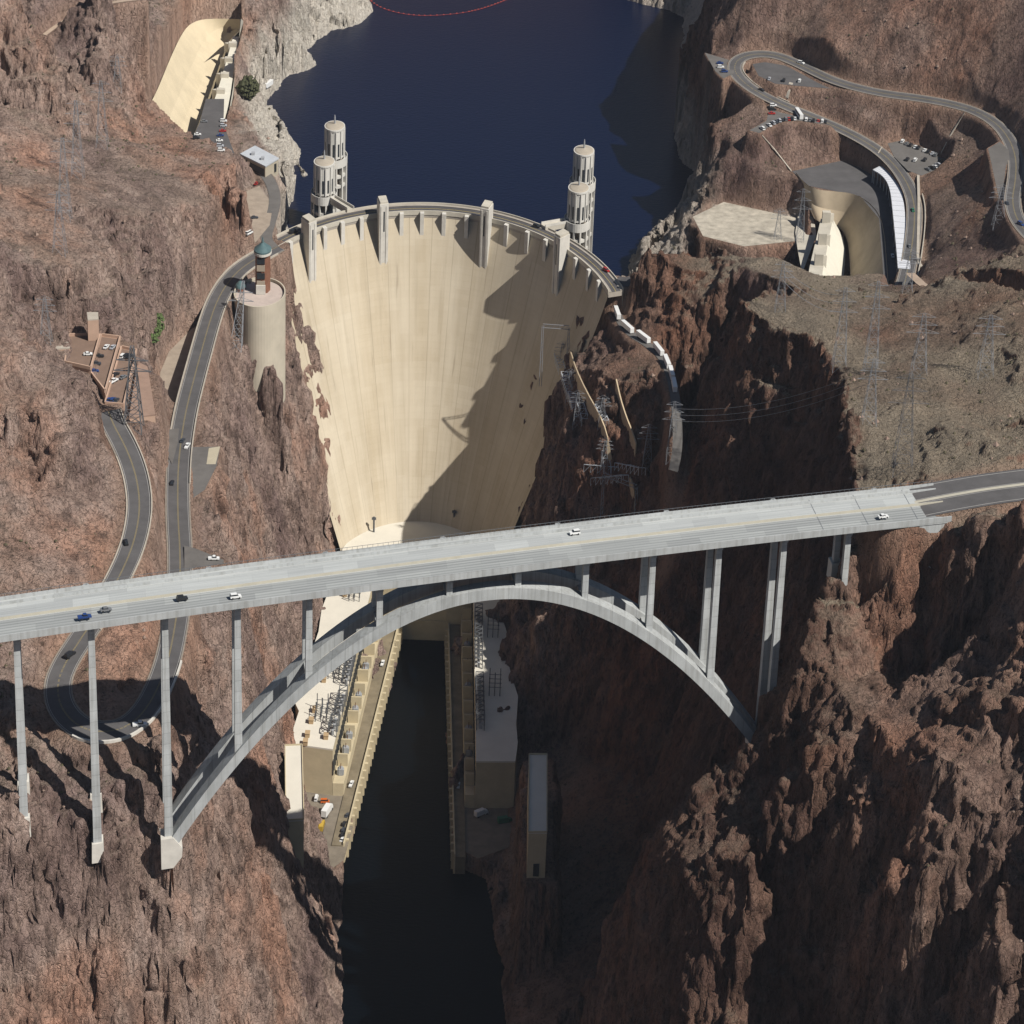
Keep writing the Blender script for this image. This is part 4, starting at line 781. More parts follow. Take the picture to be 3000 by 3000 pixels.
# ------------------------------------------------------------------ intake towers
def lerp(a, b, t): return tuple(a[i] + (b[i] - a[i]) * t for i in range(len(a)))
M_TWR = mat("tower_concrete", (.58, .56, .51), .85, .15, .15)
def intake_tower(c, zr, label):
    D = empty("intake_tower", (c[0], c[1], 138), label, "intake tower", "intake towers standing in the lake")
    c_ = .84; rx = c_ / SQ; dk = zr - 17.6
    MB().lathe([(9.2, dk + 1.2), (9.2, zr - .9), (9.7, zr - .9), (9.7, zr)], c, 36, rx, c_).build("drum", M_TWR, D)
    MB().lathe([(9.0, zr), (7.5, zr + .5), (.8, zr + 1.3)], c, 36, rx, c_).build("roof", mat("buff_roof", (.38, .33, .26), .9, .1, .3), D)
    mb = MB(); mb.lathe([(.9, zr + 1), (.7, zr + 4.5), (.35, zr + 6)], c, 8, rx, c_); mb.build("finial", M_STEEL, D)
    mb = MB()
    for k in range(12):
        a = 2 * math.pi * (k + .5) / 12; ca, sa = math.cos(a), math.sin(a)
        P = lambda r, t, z: (c[0] + (ca * r - sa * t) * rx, c[1] + (sa * r + ca * t) * c_, z)
        MBp = [[P(8.8, -.75, z), P(10.0, -.55, z), P(10.0, .55, z), P(8.8, .75, z)] for z in (dk + 1, zr - 1.2)]
        mb.sweep(MBp)
    mb.build("pilaster", M_TWR, D)
    for k in range(12):
        a = 2 * math.pi * k / 12; ca, sa = math.cos(a), math.sin(a)
        P = lambda r, t, z: (c[0] + (ca * r - sa * t) * rx, c[1] + (sa * r + ca * t) * c_, z)
        MB().sweep([[P(8.9, -.8, z), P(9.32, -.8, z), P(9.32, .8, z), P(8.9, .8, z)] for z in (dk + 2.5, dk + 9.5)]).build("window", M_DARK, D)
    MB().lathe([(11.6, dk - 3.6), (12.3, dk - 3.2), (12.3, dk + 1.3), (11.8, dk + 1.3), (11.8, dk + .1), (9.0, dk + .1)], c, 36, rx, c_, cap=False).build("balcony", M_TWR, D)
    MB().lathe([(8.0, 100), (8.0, dk)], c, 24, rx, c_).build("shaft", mat("shaft_concrete", (.30, .24, .17), .9, .25, .2), D)
    for k in range(12):
        a = 2 * math.pi * (k + .5) / 12; ca, sa = math.cos(a), math.sin(a)
        P = lambda r, t, z: (c[0] + (ca * r - sa * t) * rx, c[1] + (sa * r + ca * t) * c_, z)
        MB().sweep([[P(7.6, -.7, z), P(12.2, -.7, z), P(12.2, .7, z), P(7.6, .7, z)] for z in (105, dk - 3.2)]).build("fin", M_TWR, D)
    for z in (dk - 8.5, dk - 14, dk - 28): MB().lathe([(8.0, z - .8), (11.2, z - .8), (11.2, z + .8), (8.0, z + .8)], c, 36, rx, c_, cap=False).build("ring_beam", M_TWR, D)
    return D
def foot_bridge(a, b, w, label):
    d = Vector((b[0] - a[0], b[1] - a[1], 0)); d.normalize(); n = Vector((-d.y, d.x, 0)) * w / 2
    D = empty("access_bridge", ((a[0] + b[0]) / 2, (a[1] + b[1]) / 2, 176), label, "footbridge")
    q = lambda p, s, z: (p[0] + n.x * s, p[1] + n.y * s, z)
    MB().sweep([[q(p, -1, p[2] - 2.4), q(p, 1, p[2] - 2.4), q(p, 1, p[2]), q(p, -1, p[2])] for p in (a, b)]).build("span", M_CONC, D)
    for s in (-1, 1): MB().sweep([[q(p, s * .84, p[2] - .05), q(p, s, p[2] - .05), q(p, s, p[2] + 1.3), q(p, s * .84, p[2] + 1.3)] for p in (a, b)]).build("parapet", M_CONCW, D)
TL1, TL2, TR1, TR2 = (-135.5, 61.5, 197.6), (-133.7, 115.2, 197.6), (-4.2, 37.7, 197.6), (-1.4, 92.2, 197.6)
intake_tower(TL1, 197.6, "pale round intake tower left of the dam, nearer the crest, with tall fins")
intake_tower(TL2, 197.6, "pale round intake tower farther out on the left, behind the nearer one")
intake_tower(TR1, 197.6, "pale round intake tower right of the dam joined to the crest by a bridge")
intake_tower(TR2, 197.6, "pale round intake tower farther out on the right, partly behind its neighbour")
at = lambda p, z: (p[0], p[1], z)
def toward(a, b, d): v = Vector((b[0] - a[0], b[1] - a[1])); v.normalize(); return (a[0] + v.x * d, a[1] + v.y * d)
foot_bridge((*toward(TL1, arcp(-.43, 151, 0), 5), 180.0), arcp(-.43, 151, 180.0), 4.2, "slim concrete footbridge from the dam crest to the nearer left intake tower")
foot_bridge((*toward(TR1, arcp(.60, 151, 0), 5), 180.0), arcp(.60, 151, 180.0), 4.6, "slim concrete footbridge from the dam crest to the nearer right intake tower")
foot_bridge((*toward(TL1, TL2, 9), 180.0), (*toward(TL2, TL1, 9), 180.0), 3.2, "short footbridge between the two left intake towers")
foot_bridge((*toward(TR1, TR2, 9), 180.0), (*toward(TR2, TR1, 9), 180.0), 3.2, "short footbridge between the two right intake towers")
# ------------------------------------------------------------------ power houses at the toe
M_PH = mat("powerhouse_concrete", (.52, .44, .29), .9, .15, .12); M_PHR = mat("powerhouse_roof", (.64, .60, .51), .9, .07, .10); M_RTAN = mat("tan_vent", (.42, .30, .17), .9, .1, .5)
M_TRF = mat("transformer_grey", (.33, .34, .35), .6, .1, .5); M_LAT = mat("dark_lattice_steel", (.10, .105, .11), .6); M_PHROAD = mat("ramp_paving", (.20, .165, .11), .95, .3, .15)
def powerhouse(poly, xe, xw, y0, y1, side, label):
    """poly: roof outline. xe(y), xw(y): river-side edge of the roof and the water edge; side: +1 when the river lies at +x"""
    D = empty("powerhouse", (sum(p[0] for p in poly) / len(poly), sum(p[1] for p in poly) / len(poly), 0), label, "power station", "power houses at the foot of the dam")
    P2 = [(p[0], p[1]) for p in poly]
    MB().prism(P2, -3, 32.2).build("wall", M_PH, D); 
    o = MB().prism(P2, 32.21, 33.0).build("roof", M_PHR, D)
    ys = np.linspace(y0, y1, 9)
    X = lambda y, t: xe(y) + (xw(y) - xe(y)) * t
    MB().sweep([[(X(y, .01), y, -3), (X(y, .46), y, -3), (X(y, .46), y, 15), (X(y, .01), y, 15)] for y in ys]).build("transformer_deck", M_PH, D)
    ys2 = np.linspace(y0, y1 - 42, 10)
    MB().sweep([[(X(y, .46), y, -3), (X(y, .94), y, -3), (X(y, .94), y, 9), (X(y, .46), y, 9)] for y in ys2]).build("river_ramp", M_PHROAD, D)
    MB().sweep([[(X(y, .94), y, -3), (X(y, 1.03), y, -3), (X(y, 1.0), y, 10.2), (X(y, .94), y, 10.2)] for y in ys2]).build("quay_wall", M_PH, D)
    mb = MB()
    for y in np.arange(y0 - 2, y1 - 40, -6.5): mb.box((X(y, 1.05), y, 3), (abs(X(y, .16) - X(y, 0)), 1.4, 12.5))
    mb.build("buttress", M_PH, D)
    # fire walls between the transformer bays
    for y in np.arange(y0 - 8, y1 + 4, -13.0):
        MB().box((X(y, .24), y, 18.2), (abs(X(y, .40) - X(y, 0)), .9, 6.4)).build("fire_wall", M_PH, D)
    mb = MB()
    for y in np.arange(y0 - 3, y1, -4.4): mb.box((X(y, .012), y, 23), (.5, 1.7, 7.5))
    mb.build("window", M_DARK, D)
    return D, X
ROOFN = [(-121.7, -105.6, 33.0), (-123.1, -118.4, 33.0), (-123.0, -140.7, 33.0), (-125.6, -167.6, 33.0), (-128.7, -199.8, 33.0), (-128.7, -210.1, 33.0), (-126.6, -216.5, 33.0), (-128.0, -232.6, 33.0), (-126.2, -246.0, 33.0), (-108.8, -249.2, 33.0), (-99.4, -82.7, 33.0), (-116.9, -65.9, 33.0)]
nvA, nvB = (-99.4, -82.7, 33.0), (-108.8, -249.2, 33.0); wA, wB = (-85.8, -84.7, 0.0), (-100.5, -289.2, 0.0)
lin = lambda a, b: (lambda y: a[0] + (b[0] - a[0]) * (y - a[1]) / (b[1] - a[1]))
PH1, XN = powerhouse(ROOFN, lin(nvA, nvB), lin(wA, wB), nvA[1], nvB[1], 1, "sunlit cream power house with switchgear on its flat roof, on the left river bank")
ROOFA = [(-35.8, -81.2, 33.0), (-36.8, -99.2, 33.0), (-34.7, -120.1, 33.0), (-31.3, -140.3, 33.0), (-31.6, -160.4, 33.0), (-28.7, -179.8, 33.0), (-25.9, -195.5, 33.0), (-26.4, -220.5, 33.0), (-25.4, -237.1, 33.0), (-26.2, -253.6, 33.0), (-43.9, -254.8, 33.0), (-50.1, -82.4, 33.0)]
azA, azB = (-50.1, -82.4, 33.0), (-43.9, -254.8, 33.0); vA, vB = (-62.2, -82.8, 0.0), (-52.7, -277.6, 0.0)
PH2, XA = powerhouse(ROOFA, lin(azA, azB), lin(vA, vB), azA[1], azB[1], -1, "shaded power house with a bluish flat roof on the right river bank")
def block(name, poly, z0, z1, m, label=None, cat=None, parent=None, group=None):
    o = MB().prism([(p[0], p[1]) for p in poly], z0, z1).build(name, m, parent); 
    if label: tag(o, label, cat, group)
    return o
# the central building between the two wings
CB = empty("central_powerhouse", (-75, -70, 0), "rounded pale terrace building at the dam's toe joining the two power houses", "power station")
cpoly = [(-116.9, -65.9, 33.0), (-117.1, -54.7, 33.0), (-115.0, -47.0, 33.0), (-110.0, -37.1, 33.0), (-101.8, -28.0, 33.0), (-91.6, -22.2, 33.0), (-77.6, -19.5, 33.0), (-63.4, -21.8, 33.0), (-50.9, -26.5, 33.0), (-40.1, -40.9, 33.0), (-35.8, -81.2, 33.0), (-50.0, -84.2, 33.0), (-62.9, -85.6, 33.0), (-86.4, -84.6, 33.0), (-99.4, -83.5, 33.0)]
block("wall", cpoly, -4, 32.6, M_PH, parent=CB); block("roof", cpoly, 32.61, 33.3, M_PHR, parent=CB)
f0, f1 = (-85.8, -84.7, 0.0), (-62.1, -84.2, 0.0)
MB().box(((f0[0] + f1[0]) / 2, f0[1] + 1.0, 5), (f1[0] - f0[0] + 1, 5, 12)).build("draft_tube_wall", M_PH, CB)
for k in range(9): MB().box((f0[0] + (f1[0] - f0[0]) * (k + .5) / 9, f0[1] - .6 + 6.0, 22), (1.1, .6, 3.4)).build("window", M_DARK, CB)
for p in ((-102.3, -34.6, 33.0), (-90.9, -18.2, 33.0), (-61.6, -23.5, 33.0)):
    D = empty("crane_post", (p[0], p[1], 33.3), None, None); 
    MB().tube((p[0], p[1], 33.3), (p[0], p[1], 42), .5, 6).build("mast", M_LAT, D); MB().box((p[0], p[1], 41), (2.2, .8, 1.2)).build("head", M_LAT, D)
    tag(D, {0: "short dark mast at the left end of the toe terrace roof", 1: "short dark mast in the middle of the toe terrace roof", 2: "short dark mast in the shadow on the toe terrace roof"}[[1095, 1165, 1330].index([1095, 1165, 1330][len([o for o in bpy.data.objects if o.name.startswith("crane_post")]) - 1])], "mast")
# lattice take-off racks, bushing groups and vents on the roofs
def lattice_box(mb, c, d, n, r):
    x, y, z = c
    for k in range(n + 1):
        yy = y - d[1] / 2 + d[1] * k / n
        for sx in (-1, 1): mb.tube((x + sx * d[0] / 2, yy, z), (x + sx * d[0] / 2, yy, z + d[2]), r, 4)
        mb.tube((x - d[0] / 2, yy, z + d[2]), (x + d[0] / 2, yy, z + d[2]), r, 4)
        if k < n:
            y2 = y - d[1] / 2 + d[1] * (k + 1) / n
            for sx in (-1, 1):
                mb.tube((x + sx * d[0] / 2, yy, z + d[2]), (x + sx * d[0] / 2, y2, z + d[2]), r, 4); mb.tube((x + sx * d[0] / 2, yy, z), (x + sx * d[0] / 2, y2, z + d[2]), r * .8, 4)
            mb.tube((x - d[0] / 2, yy, z + d[2]), (x + d[0] / 2, y2, z + d[2]), r * .8, 4)
def rack(p, q, label):
    n = max(3, int(abs(p[1] - q[1]) / 4)); c = lerp(p, q, .5)
    D = empty("takeoff_rack", (c[0], c[1], 33), label, "steel rack", "steel racks on the power house roofs"); mb = MB()
    for k in range(n):
        a = lerp(p, q, (k + .5) / n); lattice_box(mb, (a[0], a[1], 33), (3.6, abs(p[1] - q[1]) / n * .95, 6.0), 1, .22)
    mb.build("frame", M_LAT, D); mb = MB()
    for k in range(n):
        a = lerp(p, q, (k + .5) / n); mb.box((a[0], a[1], 34.2), (1.3, 1.6, 2.4))
    mb.build("switch_box", M_TRF, D)
rack((-105.3, -164.4, 33.0), (-106.7, -192.1, 33.0), "dark lattice rack along the river edge of the sunlit roof, nearest the dam")
rack((-106.8, -201.6, 33.0), (-108.4, -220.4, 33.0), "dark lattice rack halfway along the river edge of the sunlit roof")
rack((-108.8, -223.5, 33.0), (-110.0, -238.8, 33.0), "dark lattice rack at the downstream end of the sunlit roof")
rack((-46.4, -117.5, 33.0), (-45.0, -171.3, 33.0), "dim lattice rack on the shaded roof, nearest the dam")
rack((-44.3, -184.2, 33.0), (-42.6, -227.8, 33.0), "dim lattice rack on the shaded roof, downstream end")
def bushings(c, label):
    D = empty("bushing_group", c, label, "switchgear", "switchgear groups on the power house roofs"); mb = MB()
    for i in range(3):
        for j in range(4):
            x, y = c[0] - 2.6 + i * 2.5, c[1] - 6 + j * 4; mb.tube((x, y, 33), (x, y, 33 + 5.5 + (i + j) % 2 * 2.5), .22, 5)
        mb.tube((c[0] - 2.6 + i * 2.5, c[1] - 6, 37.5), (c[0] - 2.6 + i * 2.5, c[1] + 6, 37.5), .15, 4)
    for j in range(4): mb.tube((c[0] - 3, c[1] - 6 + j * 4, 37.6), (c[0] + 3, c[1] - 6 + j * 4, 37.6), .15, 4)
    mb.build("post_frame", M_LAT, D)
bushings((-107.7, -103.1, 33.0), "black switchgear posts on the sunlit roof next to the toe terrace"); bushings((-112.7, -179.7, 33.0), "black switchgear posts on the sunlit roof above the arch rib"); bushings((-115.8, -219.4, 33.0), "black switchgear posts on the downstream end of the sunlit roof")
bushings((-38.9, -134.1, 33.0), "switchgear posts on the shaded roof near the dam"); bushings((-36.8, -190.0, 33.0), "switchgear posts on the shaded roof farther downstream")
for i, (p, lb) in enumerate((((-116.3, -179.3, 33.0), "square tan roof vent left of the black switchgear posts"), ((-117.1, -188.4, 33.0), "square tan roof vent just below the first on the sunlit roof"), ((-119.3, -216.6, 33.0), "square tan roof vent left of the downstream switchgear"), ((-120.2, -226.5, 33.0), "square tan roof vent below the downstream switchgear"),
    ((-112.5, -239.9, 33.0), "larger tan roof vent near the end wall of the sunlit roof"), ((-121.0, -238.7, 33.0), "small tan roof vent near the lower left corner of the sunlit roof"), ((-121.4, -245.7, 33.0), "tan roof vent on the downstream edge of the sunlit roof"), ((-112.7, -103.5, 33.0), "tan roof vent by the bridge deck on the sunlit roof"), ((-111.4, -92.7, 33.0), "tan roof vent nearest the toe terrace"))):
    D = empty("roof_vent", (p[0], p[1], 33), lb, "vent", "vents on the sunlit power house roof")
    MB().box((p[0], p[1], 34), (2.0, 3.0, 2.0)).build("housing", M_RTAN, D); MB().box((p[0], p[1], 35.15), (2.3, 3.4, .3)).build("cap", M_RTAN, D)
def transformer(x, y, z, label, grp):
    D = empty("transformer", (x, y, z), label, "transformer", grp)
    MB().box((x, y, z + 1.7), (1.9, 3.2, 3.4)).build("tank", M_TRF, D, bevel=.08)
    for s in (-1, 1): MB().box((x + s * 1.25, y, z + 1.6), (.5, 2.6, 2.6)).build("radiator", M_TRF, D)
    mb = MB()
    for k in (-1, 0, 1): mb.tube((x, y + k, z + 3.4), (x, y + k, z + 5.2), .16, 6)
    mb.build("bushing", mat("porcelain_brown", (.16, .08, .05), .4), D)
ordn = ["nearest the dam", "second from the dam", "third from the dam", "fourth from the dam", "fifth from the dam", "sixth from the dam", "seventh from the dam", "eighth from the dam", "ninth from the dam", "tenth from the dam"]
def transformers(X, ys, txt, grp):
    for i, y in enumerate(ys): transformer(X(y, .24), y, 15.0, "grey transformer on the deck of the %s power house, %s" % (txt, ordn[i]), grp)
transformers(XN, [-127, -143, -149, -173, -180, -186, -209, -216, -222, -241], "sunlit", "transformers beside the sunlit power house")
transformers(XA, [-120, -140, -160, -180, -200, -220], "shaded", "transformers beside the shaded power house")
# ------------------------------------------------------------------ valve houses in the canyon wall
def valve_house(poly, z0, z1, label):
    c = lerp(poly[0], poly[2], .5); D = empty("valve_house", (c[0], c[1], z0), label, "valve house", "valve houses against the canyon walls")
    block("wall", poly, z0 - 8, z1 - .5, M_PH, parent=D); block("roof", poly, z1 - .49, z1 + .2, M_PHR, parent=D)
    a, b = poly[2], poly[3]; m_ = lerp(a, b, .5); MB().box((m_[0], m_[1] - .1, z0 + 3), (2.4, .5, 6)).build("door", M_DARK, D)
    mb = MB()
    for p, q in zip(poly, poly[1:] + poly[:1]):
        d = Vector((q[0] - p[0], q[1] - p[1])); mb.box(((p[0] + q[0]) / 2, (p[1] + q[1]) / 2, z1 + .5), (d.length, .4, .7), math.atan2(d.y, d.x))
    mb.build("parapet", M_PH, D)
valve_house([(-124.8, -319.0, 76.0), (-117.6, -317.9, 76.0), (-112.4, -376.5, 76.0), (-119.6, -377.8, 76.0)], 48, 76, "tall pale flat roofed valve house against the left canyon wall")
valve_house([(-20.8, -318.7, 76.0), (-13.2, -318.2, 76.0), (-12.8, -379.3, 76.0), (-20.3, -379.9, 76.0)], 55, 76, "tall valve house with a bluish roof in the shade of the right canyon wall")
# ------------------------------------------------------------------ visitor building with its round base
M_BRK = mat("rust_panel", (.21, .095, .058), .8, .2, .4); M_TEAL = mat("verdigris_copper", (.085, .14, .145), .55, .2, .5); M_DRUM = mat("drum_concrete", (.50, .445, .35), .9, .12, .12)
vc = (-156.4, -80.3, 182.0)
VD = empty("exhibition_building", (vc[0], vc[1], 150), "round concrete drum carrying a rust coloured tower with teal cone roof", "building")
MB().lathe([(18.4, 128), (18.4, 182)], vc, 56, 1 / SQ, 1).build("drum", M_DRUM, VD, smooth=False)
MB().lathe([(17.0, 182.05), (17.0, 182.2)], vc, 48, 1 / SQ, 1).build("terrace", mat("pink_paving", (.47, .39, .34), .9, .12, .3), VD)
MB().lathe([(18.4, 182), (18.4, 183.6), (17.6, 183.6), (17.6, 182.2)], vc, 56, 1 / SQ, 1, cap=False).build("parapet", M_DRUM, VD)
tc = (vc[0] + 1.0, vc[1] + 6.0)
MB().lathe([(5.4, 182), (5.4, 202.5)], tc, 8, 1 / SQ, 1).build("tower", M_BRK, VD)
MB().lathe([(6.2, 202.5), (6.2, 203.4), (.9, 206.6), (.2, 209.5)], tc, 24, 1 / SQ, 1).build("cone_roof", M_TEAL, VD)
MB().lathe([(6.4, 201.4), (6.4, 202.6)], tc, 24, 1 / SQ, 1).build("cornice", M_CONCW, VD)
for k, z in enumerate((186, 190, 194, 197.6)): MB().box((tc[0] - .5, tc[1] - 5.2, z + 1.4), (3.8, .7, 3.0)).build("window", M_DARK if k % 2 else mat('buff_panel', (.36, .30, .23), .8), VD)
MB().box((tc[0] - .5, tc[1] - 5.8, 184.6), (4.4, 1.2, 4.6)).build("porch", M_CONCW, VD)
kc = (-166.0, -75.1, 184.0)
KD = empty("kiosk", (kc[0], kc[1], 181), "small round kiosk with a teal dome roof beside the road", "kiosk")
MB().lathe([(3.2, 180), (3.2, 184)], kc, 16, 1 / SQ, 1).build("wall", M_BRK, KD); MB().lathe([(3.9, 184), (3.4, 185), (1.6, 186.2), (.2, 186.6)], kc, 16, 1 / SQ, 1).build("dome_roof", M_TEAL, KD)
# ------------------------------------------------------------------ building by the lake road
rb = [(-175.3, 107.6, 187.0), (-161.8, 91.1, 187.0), (-167.5, 78.8, 187.0), (-181.7, 95.1, 187.0)]
RD = empty("lakeside_building", (rb[0][0], rb[0][1], 181), "low flat grey roofed building above the lake shore left of the dam", "building")
block("wall", rb, 178, 186.6, mat("buff_wall", (.42, .37, .28), .9, .1, .3), parent=RD); block("roof", [lerp(p, lerp(rb[0], rb[2], .5), -.05) for p in rb], 186.61, 187.3, mat("grey_roof", (.46, .48, .50), .7, .1, .3), parent=RD)
for t in (.3, .7):
    p = lerp(lerp(rb[3], rb[2], t), lerp(rb[0], rb[1], t), .35); MB().box((p[0], p[1], 187.9), (1.8, 2.6, 1.3)).build("roof_unit", M_TRF, RD)
p0, p1 = rb[3], rb[2]; dv = Vector((p1[0] - p0[0], p1[1] - p0[1])); MB().box(((p0[0] + p1[0]) / 2, (p0[1] + p1[1]) / 2 - .15, 183.2), (dv.length * .9, .5, 3.6), math.atan2(dv.y, dv.x)).build("glass_front", M_DARK, RD)
p0, p1 = rb[2], rb[1]; p = lerp(p0, p1, .75); MB().box((p[0], p[1], 183), (1.6, 1.6, 4.2)).build("door", M_DARK, RD)
# ------------------------------------------------------------------ spillways
M_SPY = mat("spillway_concrete", (.60, .505, .345), .9, .12, .08); M_SPT = mat("stained_concrete", (.45, .365, .255), .9, .2, .07); M_SPW = mat("bright_concrete", (.68, .64, .53), .9, .08, .1)
def surf(name, rows, m, D, thick=None):
    mb = MB()
    for A, B in zip(rows[:-1], rows[1:]): mb.strip(smooth_line(A, 2), smooth_line(B, 2))
    return mb.build(name, m, D, smooth=True)
S1 = empty("spillway", (-226.2, 336.8, 150.0), "long cream coloured side channel spillway on the left shore of the lake", "spillway", "side channel spillways")
lip = [(-236.3, 146.7, 193.0), (-235.1, 177.4, 192.0), (-235.3, 250.0, 188.5), (-234.1, 304.3, 185.5), (-229.4, 322.0, 184.5), (-221.1, 330.0, 183.5), (-204.6, 333.7, 182.5)]
bot = [(-222.8, 165.1, 172.0), (-222.3, 208.4, 168.0), (-220.3, 266.6, 167.0), (-218.1, 306.7, 168.0), (-215.7, 327.6, 171.0), (-212.2, 334.0, 174.5), (-204.7, 333.8, 177.0)]
midl = [lerp(a, c, .55)[:2] + (a[2] * .35 + c[2] * .65,) for a, c in zip(lip, bot)]
flr = [(-216.2, 162.2, 166.0), (-215.9, 196.7, 164.0), (-214.8, 244.8, 163.5), (-214.2, 288.1, 164.0), (-213.1, 313.2, 166.0), (-211.2, 329.8, 170.0), (-204.7, 334.2, 176.0)]
crs = [(-212.2, 143.6, 174.0), (-211.5, 178.9, 174.0), (-210.4, 218.4, 174.0), (-210.1, 264.0, 174.5), (-209.3, 290.0, 175.0), (-208.2, 313.4, 176.0), (-204.0, 327.2, 177.5)]
surf("channel_wall", [lip, midl, bot], M_SPY, S1); surf("channel_floor", [bot, flr], M_SPY, S1); surf("overflow_crest", [flr, crs], M_SPW, S1)
crl = [(-208.1, 165.3, 181.0), (-206.4, 200.1, 181.0), (-206.3, 245.5, 181.0), (-206.4, 278.7, 181.0), (-206.9, 313.0, 181.0)]; crr = [(-197.9, 166.5, 181.0), (-198.0, 199.9, 181.0), (-200.3, 246.2, 181.0), (-201.7, 279.3, 181.0), (-203.3, 313.4, 181.0)]
MB().sweep([[(a[0], a[1], 150), (b[0], b[1], 150), (b[0], b[1], 178.5), (a[0], a[1], 178.5)] for a, b in zip(smooth_line(crl, 1), smooth_line(crr, 1))]).build("gate_structure", M_SPW, S1)
for t in (.12, .36, .60, .84):
    a = lerp(lerp(crl[1], crl[4], t), lerp(crr[1], crr[4], t), .22); mb = MB(); mb.box((a[0] + .6, a[1], 176.5), (4.6, 3.6, 9)); mb.prism([(a[0] - 4.4, a[1]), (a[0] - 1.6, a[1] - 1.7), (a[0] - 1.6, a[1] + 1.7)], 164, 180.5); mb.build("gate_pier", M_CONC, S1)
surf("lake_side_wall", [[(-196.4, 183.3, 180.0), (-197.9, 222.9, 180.0), (-200.5, 270.2, 180.0), (-203.2, 316.5, 180.0), (-198.2, 272.1, 203.0)], [(-198.9, 216.6, 166.0), (-200.9, 265.6, 164.0), (-203.1, 314.0, 164.0), (-204.6, 352.3, 166.0), (-200.4, 308.6, 190.0)]], M_SPW, S1)
S2 = empty("spillway", (140.8, 100.5, 150.0), "side channel spillway of stained concrete below the looping road on the right", "spillway", "side channel spillways")
rim2 = [(111.4, 108.4, 184.0), (115.8, 91.5, 183.5), (121.6, 84.2, 183.5), (129.6, 83.0, 183.5), (140.1, 81.1, 183.5), (147.3, 70.1, 183.5), (151.8, 50.3, 183.5), (151.5, 23.0, 183.5), (149.3, -13.5, 183.5), (147.1, -52.8, 183.5)]
bot2 = [(120.4, 77.5, 170.0), (123.0, 75.4, 169.0), (126.3, 75.9, 168.0), (130.7, 78.9, 166.0), (134.9, 80.5, 164.0), (137.5, 75.2, 162.0), (138.2, 63.6, 160.0), (137.8, 47.4, 158.0), (136.6, 26.8, 157.0), (134.4, 2.2, 156.0)]
surf("channel_wall", [rim2, [lerp(a, b, .5)[:2] + ((a[2] * .45 + b[2] * .55),) for a, b in zip(rim2, bot2)], bot2], M_SPT, S2)
cr2 = [(129.2, 68.2, 174.0), (127.4, 56.2, 173.0), (124.9, 39.5, 173.0), (122.4, 20.7, 173.0), (119.3, 0.1, 173.0), (116.3, -24.4, 173.0)]; ft2 = [(132.5, 79.1, 166.0), (135.4, 72.5, 163.0), (136.3, 63.3, 161.0), (135.4, 49.3, 159.0), (133.5, 31.0, 157.0), (130.3, 6.2, 156.0)]
surf("overflow_crest", [cr2, ft2], M_SPW, S2)
bk2 = [(123.2, 70.2, 173.0), (121.0, 55.6, 173.0), (118.4, 38.8, 173.0), (115.4, 20.0, 173.0), (112.3, -0.6, 173.0), (109.4, -22.9, 173.0)]
surf("gate_sill", [bk2, cr2], M_CONC, S2)
for p in ((125.8, 65.0, 178.0), (121.7, 34.7, 178.0), (117.9, 6.7, 178.0), (114.0, -19.1, 178.0)):
    mb = MB(); mb.box((p[0] - .4, p[1], 172), (4.2, 3.2, 14)); mb.prism([(p[0] + 1.7, p[1] - 1.5), (p[0] + 3.6, p[1]), (p[0] + 1.7, p[1] + 1.5)], 164, 178); mb.build("gate_pier", M_CONC, S2)
surf("intake_apron", [[(115.5, 109.2, 167.0), (117.9, 104.5, 167.0), (121.1, 85.1, 167.0), (120.7, 61.0, 167.0)], [(110.2, 67.2, 166.0), (109.9, 48.3, 166.0), (109.9, 34.3, 166.0), (110.2, 11.6, 166.0)]], M_CONC, S2)
# long white canopy beside the right spillway
cn = [(153.5, 101.6, 190.0), (157.3, 95.4, 190.0), (160.2, 84.2, 190.0), (160.9, 68.4, 190.0), (159.8, 45.1, 190.0), (158.0, 12.1, 190.0), (156.5, -15.3, 190.0), (155.1, -37.5, 190.0)]
CD = empty("canopy", cn[3], "long curved white canopy roof beside the road by the right spillway", "canopy")
cs = smooth_line(cn, 2)
A_, B_ = offs(cs, -4.6), offs(cs, 4.6)
MB().sweep([[(a[0], a[1], a[2]), (b[0], b[1], b[2]), (b[0], b[1], b[2] + .5), (a[0], a[1], a[2] + .5)] for a, b in zip(A_, B_)]).build("roof", mat("white_sheet_roof", (.62, .63, .66), .6, .05, .3), CD)
mb = MB(); dn = dens(cs, 6.5)
for i in range(0, len(dn), 2):
    for q in (offs(dn, -4.2)[i], offs(dn, 4.2)[i]): MB().tube((q[0], q[1], 182.5), (q[0], q[1], 190), .25, 5).build("post", M_STEEL, CD)
mb = MB()
o1, o2 = offs(dn, -4.65, .52), offs(dn, 4.65, .52)
for i in range(0, len(dn)): mb.tube(o1[i], o2[i], .12, 4)
mb.build("roof_seam", M_TRF, CD)
